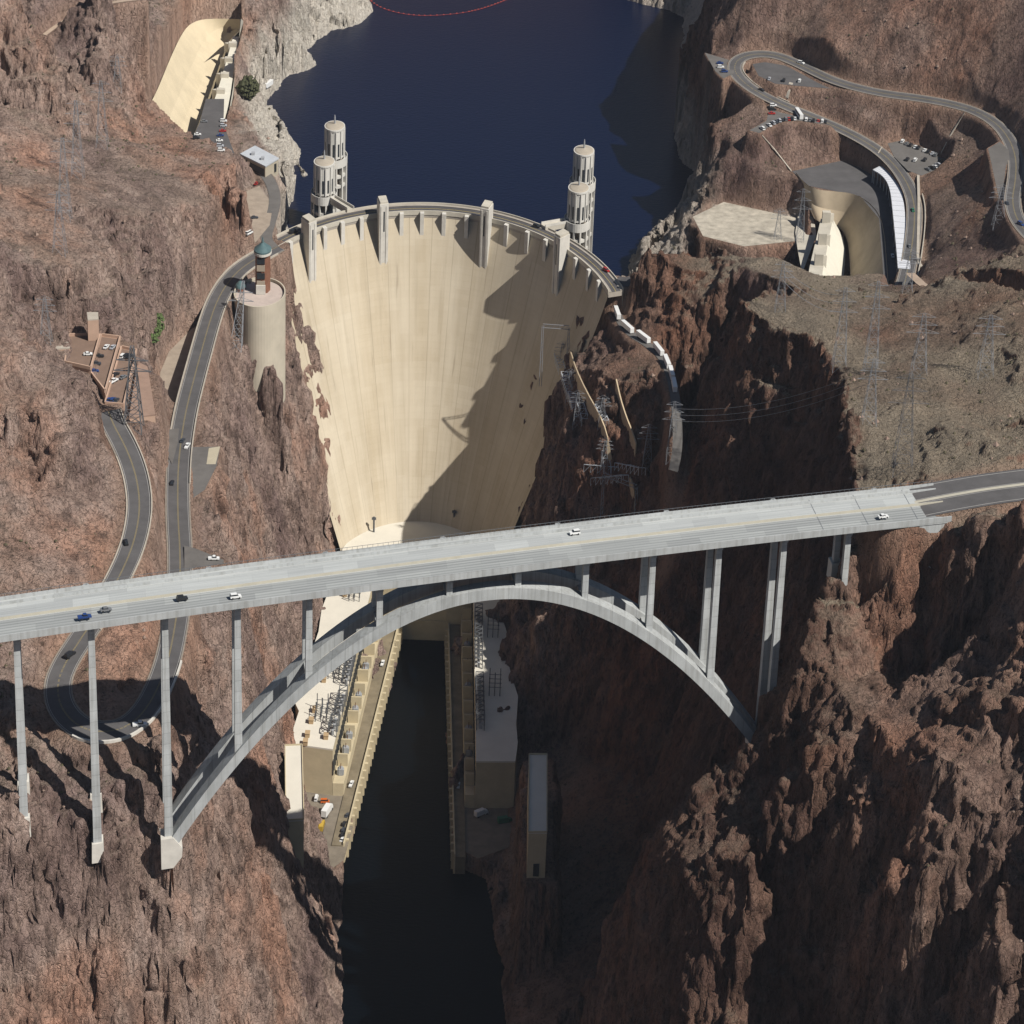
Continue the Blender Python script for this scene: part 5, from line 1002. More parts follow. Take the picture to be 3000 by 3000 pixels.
# ------------------------------------------------------------------ parking garage and upper terraces on the left
M_PINK = mat("pink_concrete", (.47, .32, .235), .9, .12, .2); M_DECK = mat("garage_deck", (.20, .135, .10), .95, .15, .2)
GD = empty("parking_garage", (-213.2, -215.1, 205.0), "terraced pink concrete parking garage cut into the left hillside", "parking garage")
def terrace(poly, z, D):
    P = [(p[0], p[1]) for p in poly]
    block("storey", poly, z - 14, z, M_PINK, parent=D); c = lerp(poly[0], poly[2], .5)
    block("deck", [lerp(p, c, .03) for p in poly], z + .01, z + .12, M_DECK, parent=D)
    mb = MB()
    for p, q in zip(P, P[1:] + P[:1]):
        d = Vector((q[0] - p[0], q[1] - p[1])); mb.box(((p[0] + q[0]) / 2, (p[1] + q[1]) / 2, z + .6), (d.length, .6, 1.5), math.atan2(d.y, d.x))
    mb.build("parapet", M_PINK, D)
terrace([(-225.2, -229.4, 223.0), (-212.0, -228.2, 223.0), (-211.3, -262.8, 223.0), (-222.9, -257.9, 223.0)], 223, GD)
terrace([(-212.4, -221.4, 220.0), (-204.1, -223.2, 220.0), (-203.2, -278.9, 220.0), (-212.5, -259.0, 220.0)], 220, GD)
terrace([(-203.1, -226.5, 217.0), (-196.3, -229.5, 217.0), (-194.8, -285.2, 217.0), (-202.6, -284.2, 217.0)], 217, GD)
ED = empty("entry_building", (-190.4, -255.5, 205.0), "pink flat roofed entry building below the garage, behind the steel tower", "building")
eb = [(-195.5, -233.5, 214.0), (-190.5, -238.4, 214.0), (-181.6, -285.9, 214.0), (-192.0, -290.2, 214.0)]
block("wall", eb, 198, 213.5, M_PINK, parent=ED); block("roof", eb, 213.51, 214.2, mat("brown_roof", (.30, .20, .15), .9, .15, .3), parent=ED)
p = lerp(eb[3], eb[2], .55); MB().box((p[0], p[1] - .2, 207), (6, .6, 5)).build("window", M_DARK, ED)
LD = empty("lift_house", (-217.9, -209.8, 222.0), "pink stair tower standing above the top garage deck", "building")
lb = [(-217.7, -226.0, 233.0), (-213.0, -225.5, 233.0), (-211.8, -232.8, 233.0), (-216.3, -234.0, 233.0)]
block("wall", lb, 216, 232.6, M_PINK, parent=LD); block("roof", lb, 232.61, 233.1, M_KERB, parent=LD)
tb = [(-245.8, -247.2, 226.0), (-223.6, -242.6, 226.0), (-222.0, -248.6, 226.0), (-242.3, -253.3, 226.0)]
TD = empty("terrace_building", tb[0], "long low pink building at the left end of the top garage deck", "building"); block("wall", tb, 214, 225.6, M_PINK, parent=TD); block("roof", tb, 225.61, 226.2, M_KERB, parent=TD)
# terrace blocks right of the lower road
BD = empty("overlook_terrace", (-162.6, -273.4, 189.0), "pale tan slab at the corner of the paved overlook right of the lower road", "terrace")
block("slab", [(-161.7, -265.0, 189.0), (-157.1, -262.9, 189.0), (-157.3, -280.2, 189.0), (-161.1, -280.5, 189.0)], 180, 189.4, mat("tan_slab", (.42, .37, .27), .9, .1, .3), parent=BD)


# ------------------------------------------------------------------ vehicles
PAINT = {'white': (.72, .72, .70), 'black': (.02, .02, .022), 'silver': (.42, .43, .45), 'grey': (.16, .165, .17), 'red': (.36, .025, .02), 'blue': (.02, .05, .17), 'dark': (.045, .05, .06), 'green': (.03, .16, .09), 'orange': (.55, .12, .02), 'yellow': (.50, .33, .05), 'tan': (.40, .32, .22)}
def paint(c): return mat("paint_" + c, PAINT[c], .32, spec=.5)
M_GLASS = mat("tinted_window", (.02, .025, .03), .15, spec=.6); M_TYRE = mat("tyre_rubber", (.02, .02, .02), .9)
def prof(mb, pr_, w, tuck=0.0):
    """side profile (x,z) extruded over width w, upper points tucked in"""
    zm = max(z for x, z in pr_); A = [(x, -w / 2 + tuck * (z / zm), z) for x, z in pr_]; B = [(x, w / 2 - tuck * (z / zm), z) for x, z in pr_]; return mb.prism(A, top=B)
def car_proto(kind):
    D = empty("car_prototype_" + kind)
    if kind == 'bus':
        prof(MB(), [(-6, .5), (6, .5), (6, 2.2), (5.7, 3.2), (-6, 3.2)], 2.5, .1).build("body", paint('white'), D); MB().box((-.2, 0, 2.35), (11.2, 2.56, .75)).build("window_band", M_GLASS, D); wl, wx, r = 1.15, (-3.6, 4.2), .5
    elif kind == 'trailer':
        MB().box((0, 0, 2.6), (12.5, 2.7, 2.9)).build("box", paint('white'), D, bevel=.06); MB().box((0, 0, 1.0), (12, 1.0, .3)).build("chassis", M_TYRE, D); wl, wx, r = 1.1, (-4.6, -3.4), .5
    elif kind == 'truck':
        MB().box((-1.0, 0, 2.2), (5.6, 2.4, 2.6)).build("box", paint('white'), D, bevel=.05); prof(MB(), [(2.0, .5), (4.1, .5), (4.1, 1.5), (3.5, 2.4), (2.0, 2.5)], 2.2, .15).build("cab", paint('white'), D); MB().box((3.75, 0, 1.85), (.5, 1.9, .6)).build("windscreen", M_GLASS, D); wl, wx, r = 1.05, (-2.4, 3.0), .48
    else:
        S = {'sedan': ([(-2.3, .35), (2.3, .35), (2.3, .75), (1.1, .95), (-1.5, 1.0), (-2.3, .9)], [(-1.75, .95), (1.05, .93), (.35, 1.42), (-1.1, 1.42)]),
             'suv': ([(-2.3, .4), (2.3, .4), (2.3, .95), (1.2, 1.1), (-2.3, 1.1)], [(-2.25, 1.08), (1.15, 1.08), (.55, 1.75), (-2.05, 1.75)]),
             'pickup': ([(-2.8, .5), (2.7, .5), (2.7, 1.0), (1.4, 1.15), (-2.8, 1.15)], [(-.8, 1.12), (1.35, 1.12), (.75, 1.8), (-.6, 1.8)]),
             'van': ([(-2.5, .4), (2.5, .4), (2.5, 1.0), (1.9, 1.3), (-2.5, 1.3)], [(-2.48, 1.28), (1.85, 1.28), (1.2, 2.1), (-2.45, 2.1)])}[kind]
        prof(MB(), S[0], 1.85, .08).build("body", paint('white'), D); g = S[1]
        prof(MB(), g, 1.66, .22).build("window_band", M_GLASS, D); t = [p for p in g if p[1] > 1.3]
        prof(MB(), [(t[0][0] + .05, t[0][1] - .10), (t[0][0] - .02, t[0][1] + .05), (t[-1][0] + .02, t[0][1] + .05), (t[-1][0] - .05, t[0][1] - .10)], 1.42).build("roof", paint('white'), D); wl, wx, r = .84, (-1.4, 1.45), .34
    for x in wx:
        for s in (-1, 1): MB().tube((x, s * (wl - .12), r), (x, s * (wl + .12), r), r, 10).build("wheel", M_TYRE, D)
    return D
PROTO = {}
def car(p, ang, colour, kind, label, group, cat=None, big=1.0):
    """one vehicle standing at p; ang = heading in plan degrees"""
    if kind not in PROTO: PROTO[kind] = (car_proto(kind), True)
    D, first = PROTO[kind]
    if first: PROTO[kind] = (D, False); o = D
    else: o = copy_tree(D)
    a = math.radians(ang); l = math.hypot(math.cos(a) / 1.25, math.sin(a)); w = math.hypot(math.sin(a) / 1.25, math.cos(a))
    o.location = p; o.rotation_euler = (0, 0, a); o.scale = (l * big, w * big, big)
    o.name = {'bus': 'tour_bus', 'trailer': 'box_trailer', 'truck': 'box_truck', 'pickup': 'pickup_truck', 'van': 'parked_van', 'sedan': 'parked_car', 'suv': 'parked_car'}[kind]
    tag(o, label, cat or {'bus': 'bus', 'trailer': 'trailer', 'truck': 'truck', 'pickup': 'pickup', 'van': 'van'}.get(kind, 'car'), group)
    for ch in o.children:
        n = ch.name.split('.')[0]
        if n in ('body', 'roof', 'box', 'cab'):
            ch.material_slots[0].link = 'OBJECT'; ch.material_slots[0].material = paint(colour)
DK = 19.5
g = "vehicles on the bridge deck"
car((-172.0, -558.6, 267.6), DK, 'blue', 'pickup', "dark blue pickup on the near carriageway, closest to the left edge", g)
car((-165.7, -552.9, 267.6), DK, 'grey', 'sedan', "dark grey car beside the blue pickup on the bridge", g)
car((-141.4, -543.5, 267.7), DK, 'black', 'suv', "black car on the bridge above the second tall column", g)
car((-123.7, -540.9, 267.8), DK, 'white', 'suv', "white car on the near carriageway of the bridge, left half", g)
car((-9.7, -484.8, 267.9), DK + 180, 'white', 'suv', "white car alone on the far carriageway of the bridge", g)
car((101.1, -460.8, 266.9), DK, 'white', 'sedan', "white car on the bridge just before the right abutment", g)
g = "vehicles on the canyon road"
car((-171.0, -263.7, 188.7), 80, 'white', 'pickup', "white pickup at the road junction below the garage", g); car((-173.7, -257.8, 188.4), 82, 'dark', 'sedan', "dark car just behind the white pickup at the junction", g)
car((-173.2, -301.6, 190.0), 90, 'black', 'sedan', "black car on the lower road right of the pale rock strip", g); car((-148.5, -373.9, 193.5), 5, 'white', 'pickup', "white pickup parked in the pull-out above the bridge deck", g)
car((-180.0, -395.9, 210.7), 105, 'black', 'suv', "black car on the upper left road just above the bridge", g); car((-190.8, -473.5, 204.2), 62, 'black', 'suv', "black car on the hairpin road just below the bridge deck", g, big=1.2)
car((-160.5, -513.4, 199.8), 10, 'white', 'pickup', "white pickup in the sunlit part of the hairpin", g, big=1.15)
g = "vehicles on the dam crest and plaza"
z = 178.3
car((10.0, -25.9, 178.4), -52, 'red', 'suv', "red car on the dam crest road near the right end", g); car((-25.0, 29.0, 178.4), -30, 'black', 'suv', "black car on the dam crest by the right hand footbridge", g)
car((-147.4, 9.2, 178.4), 38, 'black', 'van', "black van on the dam crest near the left end", g); car((-166.9, -20.0, 188.5), 60, 'white', 'van', "white van on the plaza left of the dam", g)
car((-168.1, 21.8, 180.3), 20, 'dark', 'sedan', "dark car parked on the plaza under the cliff", g); car((-171.7, 75.5, 178.0), 70, 'red', 'sedan', "red car parked below the lakeside building", g)
g = "cars in the left spillway lot"
for i, (p, c, k, d) in enumerate((((-197.5, 162.2, 180.2), 'white', 'suv', "white car farthest up the right hand row of the spillway lot"), ((-196.8, 154.6, 180.2), 'silver', 'suv', "silver car second from the top of the spillway lot's right row"), ((-196.4, 146.6, 180.2), 'red', 'sedan', "red car in the right hand row of the spillway lot"), ((-197.0, 139.6, 180.2), 'blue', 'sedan', "blue car below the red one in the spillway lot"),
    ((-196.7, 131.6, 180.2), 'white', 'sedan', "white car below the blue one in the spillway lot"), ((-188.1, 50.7, 207.3), 'silver', 'suv', "silver car second from the bottom of the spillway lot's right row"), ((-186.8, 42.8, 207.9), 'white', 'suv', "white car at the bottom of the spillway lot's right row"), ((-215.6, 202.2, 160.0), 'red', 'sedan', "red car in the left hand row of the spillway lot"), ((-209.3, 139.8, 180.2), 'white', 'sedan', "white car below the red one in the left row of the spillway lot"), ((-208.0, 160.5, 180.2), 'grey', 'sedan', "grey car standing alone in the middle of the spillway lot"), ((-201.9, 65.0, 205.8), 'black', 'suv', "black car lowest in the left row of the spillway lot"))):
    car(p, 8, c, k, d, g)
g = "cars on the parking garage"
for p, a, c, k, d in (((-214.4, -248.7, 223.2), 10, 'white', 'sedan', "white car on the top left deck of the parking garage"), ((-208.6, -233.9, 220.2), 75, 'white', 'sedan', "white car upper left on the middle garage deck"), ((-205.8, -234.0, 220.2), 75, 'silver', 'sedan', "silver car upper right on the middle garage deck"), ((-210.2, -243.7, 220.2), 15, 'black', 'sedan', "black car below the white one on the middle garage deck"), ((-210.4, -251.9, 220.2), 15, 'dark', 'suv', "dark car in the middle of the middle garage deck"), ((-210.3, -259.3, 220.2), 15, 'blue', 'sedan', "blue car at the left edge of the middle garage deck"),
    ((-201.3, -236.5, 217.2), 75, 'white', 'suv', "white car at the top of the right hand garage deck"), ((-199.7, -236.0, 217.2), 75, 'black', 'suv', "black car beside the white one on the right garage deck"), ((-197.9, -236.2, 217.2), 75, 'dark', 'sedan', "dark car at the top right corner of the right garage deck"), ((-202.0, -255.4, 217.2), 60, 'black', 'sedan', "black car halfway down the right garage deck"), ((-201.9, -262.3, 217.2), 60, 'white', 'pickup', "white pickup halfway down the right garage deck"), ((-198.5, -257.9, 217.2), 60, 'grey', 'sedan', "grey car at the right edge of the right garage deck"),
    ((-201.4, -281.1, 217.2), 80, 'blue', 'sedan', "blue car at the lower left corner of the right garage deck"), ((-199.8, -281.3, 217.2), 80, 'blue', 'suv', "blue car in the middle of the lowest garage row"), ((-198.3, -281.2, 217.2), 80, 'dark', 'sedan', "dark car at the right end of the lowest garage row")): car(p, a, c, k, d, g)
g = "vehicles around the hilltop hairpin"
for p, a, c, k, d in (((74.3, 204.9, 207.2), 5, 'white', 'suv', "white car in the small lookout lot at the cliff edge"), ((74.2, 211.9, 207.2), 5, 'blue', 'sedan', "blue car behind the white one in the cliff lookout lot"), ((76.1, 197.6, 207.2), 5, 'blue', 'suv', "dark blue car nearest the road in the cliff lookout lot"), ((119.0, 210.1, 209.6), -35, 'white', 'suv', "white car on the outer lane of the hilltop hairpin by the rock shadow"), ((116.5, 182.2, 208.6), 80, 'white', 'suv', "white car at the right of the lot inside the hairpin"), ((107.9, 182.4, 208.6), 80, 'black', 'suv', "black car in the lot inside the hairpin"),
    ((100.1, 184.3, 208.6), 80, 'silver', 'sedan', "silver car at the left of the lot inside the hairpin"), ((95.6, 177.8, 204.2), -40, 'black', 'sedan', "black car driving down from the hairpin"), ((101.3, 159.6, 201.9), 5, 'white', 'suv', "white car at the top of the short left row in the hook shaped lot"), ((101.1, 157.8, 200.3), 5, 'black', 'suv', "black car in the short left row of the hook shaped lot"), ((100.2, 151.3, 200.3), 5, 'red', 'sedan', "red car at the bottom of the short left row in the hook shaped lot")): car(p, a, c, k, d, g)
g = "cars in the curved row of the hook shaped lot"
od = ["leftmost", "second from the left", "third from the left", "fourth from the left", "fifth from the left", "sixth from the left", "seventh from the left", "eighth from the left", "ninth from the left", "tenth from the left"]
for i, (p, c) in enumerate((((93.7, 126.9, 200.3), 'white'), ((97.7, 132.7, 200.3), 'white'), ((100.1, 136.2, 200.3), 'silver'), ((101.8, 138.5, 200.3), 'dark'), ((103.6, 140.3, 200.3), 'silver'), ((105.3, 141.6, 200.3), 'black'), ((107.2, 142.9, 200.3), 'grey'), ((108.9, 143.6, 200.3), 'red'), ((110.6, 143.8, 200.3), 'black'), ((112.3, 144.5, 200.3), 'white'))):
    car(p, 115 - i * 3, c, ('suv', 'sedan')[i % 2], "%s car %s in the curved row left of the white bus" % (c, od[i]), g)
car((114.7, 149.8, 200.2), 100, 'white', 'bus', "white tour bus parked at the edge of the hook shaped lot", g)
for i, (p, c) in enumerate((((118.3, 143.5, 200.3), 'white'), ((120.3, 143.2, 200.3), 'grey'), ((122.1, 142.3, 200.3), 'black'), ((125.1, 147.1, 198.5), 'red'), ((127.4, 147.5, 198.3), 'white'), ((129.1, 147.7, 198.0), 'black'))):
    car(p, 82, c, ('suv', 'sedan')[i % 2], "%s car %s in the row right of the white bus" % (c, od[i]), g)
g = "cars in the triangular lot"
for i, (p, c) in enumerate((((169.8, 133.5, 193.6), 'white'), ((171.8, 130.6, 193.6), 'grey'), ((173.7, 128.2, 193.6), 'black'), ((176.1, 125.8, 193.6), 'white'), ((177.4, 124.4, 193.6), 'black'), ((180.5, 121.1, 193.6), 'white'), ((182.3, 119.2, 193.6), 'black'), ((184.1, 116.8, 193.6), 'silver'), ((185.6, 114.4, 193.6), 'grey'))):
    car(p, 70, c, ('suv', 'sedan')[i % 2], "%s car %s along the upper edge of the triangular lot" % (c, od[i]), g)
for i, (p, c) in enumerate((((179.3, 92.3, 193.6), 'grey'), ((181.5, 94.5, 193.6), 'black'), ((183.5, 96.7, 193.6), 'white'), ((185.4, 99.5, 193.6), 'silver'), ((186.9, 102.2, 193.6), 'black'), ((188.5, 105.4, 193.6), 'black'))):
    car(p, 120, c, ('sedan', 'suv')[i % 2], "%s car %s along the lower right edge of the triangular lot" % (c, od[i]), g)
for p, c, d in (((173.9, 105.4, 193.6), 'white', "white car in the middle of the triangular lot"), ((169.8, 106.0, 193.6), 'black', "black car left of the white one in the middle of the triangular lot"), ((179.1, 106.5, 193.6), 'black', "black car right of the white one in the middle of the triangular lot")): car(p, 70, c, 'suv', d, g)
g = "cars on the hilltop road"
car((166.5, 38.9, 191.2), 92, 'green', 'sedan', "green car on the road right of the white canopy", g); car((160.3, -9.0, 190.5), 92, 'grey', 'sedan', "grey car lower down the road right of the white canopy", g); car((202.1, -34.1, 224.8), 95, 'dark', 'sedan', "dark car on the far right hilltop road", g); car((204.5, -66.2, 226.7), -60, 'blue', 'suv', "blue car where the far right road leaves the picture", g); car((153.0, -4.3, 183.2), 90, 'white', 'sedan', "small white car in the shadow under the white canopy", g)
g = "vehicles beside the sunlit power house"
car((-92.4, -128.4, 9.2), 84, 'white', 'pickup', "white pickup on the river ramp below the arch rib", g); car((-100.7, -240.9, 9.2), 80, 'white', 'pickup', "white pickup on the river ramp near the end wall", g); car((-101.0, -266.3, 8.4), 75, 'dark', 'sedan', "dark car at the quay end of the power house yard", g); car((-115.8, -253.0, 8.4), 85, 'white', 'van', "white van in the yard under the end wall of the power house", g)
car((-110.1, -265.0, 8.4), 75, 'white', 'truck', "big white box truck in the middle of the power house yard", g, big=1.3); car((-111.7, -255.6, 8.4), 5, 'orange', 'van', "orange van in the power house yard", g); car((-109.5, -308.9, 28.7), 85, 'yellow', 'truck', "yellow truck by the cliff in the power house yard", g); car((-101.8, -286.2, 8.4), 75, 'white', 'sedan', "white car by the quay wall at the lower end of the yard", g)
for i, (p, c) in enumerate((((-101.9, -273.8, 8.4), 'black'), ((-101.9, -278.9, 8.4), 'dark'), ((-102.1, -282.8, 8.4), 'black'))): car(p, 80, c, 'suv', "%s car %s in the dark row by the quay wall" % (c, ["nearest the ramp", "in the middle", "farthest downstream"][i]), g)
car((-51.8, -237.2, 8.2), 88, 'white', 'pickup', "dim white pickup on the shaded quay of the right bank", g); car((-40.8, -260.9, 8.0), 40, 'white', 'truck', "dim white truck in the shaded yard on the right bank", g); car((-30.1, -265.4, 7.3), 20, 'green', 'truck', "dim green truck in the shaded yard near the cliff", g)
g = "white box trailers on the bench road"
TRL = [(1808,933), (1835,968), (1884,996), (1928,1035), (1951,1072), (1968,1108), (1974,1145)]
for i, (p, q) in enumerate((((14.5, -49.0, 167.8), (16.5, -63.9, 167.0)), ((17.7, -68.5, 167.3), (22.6, -79.2, 168.2)), ((24.3, -82.8, 168.6), (30.6, -94.4, 169.9)), ((31.1, -96.4, 170.1), (37.3, -116.3, 172.0)), ((36.7, -117.7, 172.1), (38.5, -129.9, 172.9)), ((38.7, -133.2, 173.2), (39.8, -145.0, 174.1)), ((39.8, -149.7, 174.5), (40.3, -159.5, 174.9)))):
    c = lerp(p, q, .5); car(c, math.degrees(math.atan2(q[1] - p[1], q[0] - p[0])), 'white', 'trailer', "white box trailer, %s in the line along the bench road" % ["farthest up", "second", "third", "fourth", "fifth", "sixth", "last"][i], g, big=.9)
car((-187.1, 318.7, 145.0), 70, 'white', 'trailer', "white box trailer parked by the lake shore near the dark tree", "lone trailer")
# ------------------------------------------------------------------ lattice pylons and lines
M_GALV = mat("pylon_steel", (.27, .28, .295), .6, metal=.1); M_RUSTY = mat("dark_pylon_steel", (.13, .13, .135), .6)
def pylon(p, h, w, label, m=None, arms=3, r=.09, top=None, grp="lattice pylons"):
    m = m or M_GALV; D = empty("lattice_pylon", p, label, "pylon", grp); mb = MB(); n = max(4, int(h / 5)); tp = top or (0, 0)
    def P(i, sx, sy):
        t = i / n; k = (w / 2) * (1 - .82 * t); return (p[0] + tp[0] * t + sx * k / 1.2, p[1] + tp[1] * t + sy * k, p[2] - 1.5 + (h + 1.5) * t)
    C4 = ((-1, -1), (1, -1), (1, 1), (-1, 1))
    for i in range(n):
        for j in range(4):
            a, b = C4[j], C4[(j + 1) % 4]
            mb.tube(P(i, *a), P(i + 1, *a), r, 4); mb.tube(P(i, *a), P(i + 1, *b), r * .62, 3); mb.tube(P(i, *b), P(i + 1, *a), r * .62, 3); mb.tube(P(i + 1, *a), P(i + 1, *b), r * .6, 3)
    mb.build("lattice_body", m, D)
    for k in range(arms):
        z = p[2] + h * (.70 + .13 * k); t = .70 + .13 * k; c = (p[0] + tp[0] * t, p[1] + tp[1] * t); L = w * (.85 - .12 * k)
        MB().tube((c[0] - L, c[1], z), (c[0] + L, c[1], z), r * 1.1, 4).tube((c[0] - L, c[1], z), (c[0], c[1], z + 1.8), r * .7, 3).tube((c[0] + L, c[1], z), (c[0], c[1], z + 1.8), r * .7, 3).build("crossarm", m, D)
    return D
PY = [((83.4, -179.7, 226.2), 23, 6, "lattice pylon on the dark ridge left of the others on the right bank"), ((103.4, -254.6, 233.5), 36, 7, "tall lattice pylon standing at the plateau rim above the gorge"), ((115.1, -268.5, 238.6), 40, 7, "tallest lattice pylon right of the rim on the plateau"), ((105.6, -356.2, 255.2), 27, 7, "lattice pylon nearest the rim halfway down the plateau"),
      ((132.9, -285.2, 244.9), 27, 8, "lattice pylon in the middle of the plateau on bare ground"), ((159.7, -287.7, 247.2), 26, 8, "lattice pylon farthest right on the plateau"), ((111.7, 54.5, 158.8), 36, 6, "lattice pylon in front of the right spillway's apron"), ((100.5, 59.2, 165.0), 16, 5, "short lattice pylon on the flat pad by the right spillway"), ((196.6, -49.8, 219.9), 20, 7, "lattice pylon on the slope below the far right road"), ((145.1, -131.7, 217.6), 20, 6, "lattice pylon at the lower end of the white canopy"),
      ((-242.1, -78.0, 237.4), 38, 7, "lattice pylon on the upper left hill, right of its neighbour"), ((-237.1, -153.7, 246.9), 38, 7, "lattice pylon on the left hillside halfway down"), ((-233.1, -197.0, 248.2), 28, 7, "lattice pylon low on the left hillside above the terraces"), ((-231.9, -249.6, 229.2), 20, 6, "lattice pylon beside the long pink terrace building"), ((-240.8, -2.9, 225.0), 34, 7, "lattice pylon on the upper left hill below the spillway"), ((-246.5, 99.6, 219.1), 18, 6, "small lattice pylon left of the cream spillway"),
      ((-9.9, -28.8, 125.2), 15, 5, "short lattice pylon at the left rim of the rock shoulder by the dam"), ((-6.3, -84.4, 133.3), 17, 5, "lattice pylon leaning out below the first on the rock shoulder"), ((-3.0, -125.6, 141.0), 17, 5, "lattice pylon third down the rim of the rock shoulder"), ((8.2, -144.2, 150.3), 14, 5, "lattice pylon between the two tan walls on the rock shoulder"), ((10.0, -154.0, 132.2), 15, 5, "lattice pylon at the lower end of the long tan wall"), ((29.1, -169.1, 140.4), 22, 6, "lattice pylon at the edge of the gorge shadow on the rock shoulder"), ((38.6, -195.1, 158.7), 28, 6, "tall lattice pylon at the lower end of the bench road")]
for p, h, w, lb in PY: pylon(p, h, w, lb)
pylon((113.2, -408.6, 261.2), 39, 9, "tall brown lattice pylon close to the bridge's right end", M_RUSTY)
pylon((-188.8, -300.1, 214.9), 36, 9, "big dark steel lattice tower in front of the parking garage", M_RUSTY, 2, .26, grp="dark lattice towers")
pylon((-165.4, -107.6, 166.8), 30, 7, "silver lattice tower leaning beside the round concrete drum", None, 2, .18, top=(3, 8), grp="dark lattice towers")
up_ = lambda p: (p[0], p[1], p[2] + .2)
def portal(a, b, h, label):
    D = empty("steel_portal", lerp(a, b, .5), label, "steel portal", "steel portals on the rock shoulder"); 
    for p in (a, b):
        mb = MB()
        for s in (-.6, .6):
            mb.tube((p[0] + s, p[1], p[2] - 12), (p[0] + s * .6, p[1], max(a[2], b[2]) + h), .2, 4)
        for k in range(5): mb.tube((p[0] - .6, p[1], p[2] + h * k / 5), (p[0] + .5, p[1], p[2] + h * (k + 1) / 5), .13, 3)
        mb.build("post", M_GALV, D)
    z = max(a[2], b[2]) + h - 1; mb = MB(); n = 7
    for k in range(n):
        u, v = lerp(a, b, k / n), lerp(a, b, (k + 1) / n); mb.tube((u[0], u[1], z), (v[0], v[1], z), .18, 4).tube((u[0], u[1], z + 2), (v[0], v[1], z + 2), .18, 4).tube((u[0], u[1], z), (v[0], v[1], z + 2), .12, 3)
    mb.build("beam", M_GALV, D)
_pr = (-7.2, -34.1, 138.0)
portal((_pr[0] - 13, _pr[1] + 1, _pr[2] - 8), _pr, 13, "wide steel portal at the rim of the rock shoulder beside the dam face")
portal((9.7, -160.6, 111.2), (24.9, -172.2, 119.8), 13, "wide steel portal just behind the bridge deck")
def lattice_run(a, b, w, h, label):
    D = empty("steel_rack", lerp(a, b, .5), label, "steel rack", "steel racks on the rock shoulder"); mb = MB(); n = max(3, int(math.dist(a, b) / 3)); prev = None
    for k in range(n + 1):
        c = lerp(a, b, k / n); q = [(c[0] + sx * w / 2, c[1], c[2] + z) for sx, z in ((-1, 0), (1, 0), (1, h), (-1, h))]
        mb.tube(q[0], q[3], .13, 3).tube(q[1], q[2], .13, 3).tube(q[3], q[2], .13, 3)
        if prev:
            for i in (2, 3): mb.tube(prev[i], q[i], .17, 4)
            mb.tube(prev[2], q[3], .10, 3).tube(prev[0], q[3], .10, 3)
        prev = q
    mb.build("frame", M_RACK, D)
M_RACK = mat("pale_rack_steel", (.50, .53, .56), .5, metal=.1)
for a_, b_, lb in (((-12.3, -25.0, 128.5), (-9.8, -42.3, 128.6), "pale steel rack highest on the dam side of the rock shoulder"), ((-9.1, -66.9, 137.6), (-5.7, -90.8, 136.3), "pale steel rack running down the rim below the portal"), ((-5.5, -91.0, 138.2), (-2.7, -125.4, 141.0), "pale steel rack alongside the third pylon of the rim"), ((-1.6, -122.0, 146.5), (0.8, -129.9, 142.3), "short pale steel rack left of the long tan wall"),
                   ((6.4, -134.8, 152.3), (9.6, -146.9, 149.9), "pale steel rack between the two tan walls"), ((9.3, -152.1, 140.6), (11.4, -154.8, 130.0), "pale steel rack at the foot of the long tan wall"), ((2.2, -151.7, 129.0), (14.9, -155.6, 130.2), "long pale steel rack crossing the foot of the rock shoulder"), ((16.3, -155.4, 132.3), (26.9, -169.6, 137.1), "pale steel rack left of the gorge edge pylon"), ((5.7, -153.2, 122.8), (19.5, -164.2, 130.6), "lowest pale steel rack above the short tan wall")):
    lattice_run(up_(a_), up_(b_), 3.2, 4.0, lb)
def cable(a, b, sag, label):
    mb = MB(); n = 24; pts = [(*lerp(a, b, k / n)[:2], lerp(a, b, k / n)[2] - sag * 4 * (k / n) * (1 - k / n)) for k in range(n + 1)]
    for p, q in zip(pts[:-1], pts[1:]): mb.tube(p, q, .10, 3)
    o = mb.build("power_line", M_GALV); tag(o, label, "power line", "power lines over the gorge")
up = lambda p, h: (p[0], p[1], p[2] + h)
for i in range(3):
    cable(up(PY[3][0], 24 - 3 * i), up(PY[22][0], 25 - 3 * i), 6, "thin power line over the gorge, %s of three at the bench road" % ["top", "middle", "lowest"][i])
    cable(up(PY[1][0], 33 - 4 * i), up(PY[0][0], 21 - 3 * i), 4, "thin power line along the plateau rim, %s of three above the dark ridge" % ["top", "middle", "lowest"][i])
# ------------------------------------------------------------------ walls, drains, plants, buoys
M_TAN = mat("tan_wall", (.46, .36, .24), .9, .15, .3)
def free_wall(pts, h, label, w=.9, m=None):
    A = smooth_line([tuple(p) for p in pts], 1); mb = MB(); kerb(mb, A, -w / 2, w, h + 2, -2); o = mb.build("retaining_wall", m or M_TAN); tag(o, label, "wall", "tan walls on the rock shoulder")
free_wall([(-6.1, -40.5, 136.1), (-3.8, -83.5, 145.7), (0.7, -120.4, 151.2), (6.7, -142.8, 150.1), (10.1, -153.5, 146.5), (13.3, -153.8, 132.8)], 5.5, "long curving tan wall down the rock shoulder between the pylons")
free_wall([(14.2, -131.9, 163.4), (16.3, -142.4, 158.4), (19.0, -147.6, 152.2), (21.7, -156.2, 149.1), (23.9, -162.7, 145.3)], 5.0, "shorter tan wall on the rock shoulder right of the long one")
free_wall([(21.7, -166.2, 130.4), (23.6, -171.4, 128.2), (24.6, -171.9, 120.4)], 4.5, "short tan wall just behind the bridge deck on the rock shoulder")
def drape(pts, w, m, name, label, cat, grp=None):
    A = smooth_line([tuple(p) for p in pts], 1); mb = MB(); kerb(mb, A, -w / 2, w, .6, -.1); o = mb.build(name, m); tag(o, label, cat, grp)
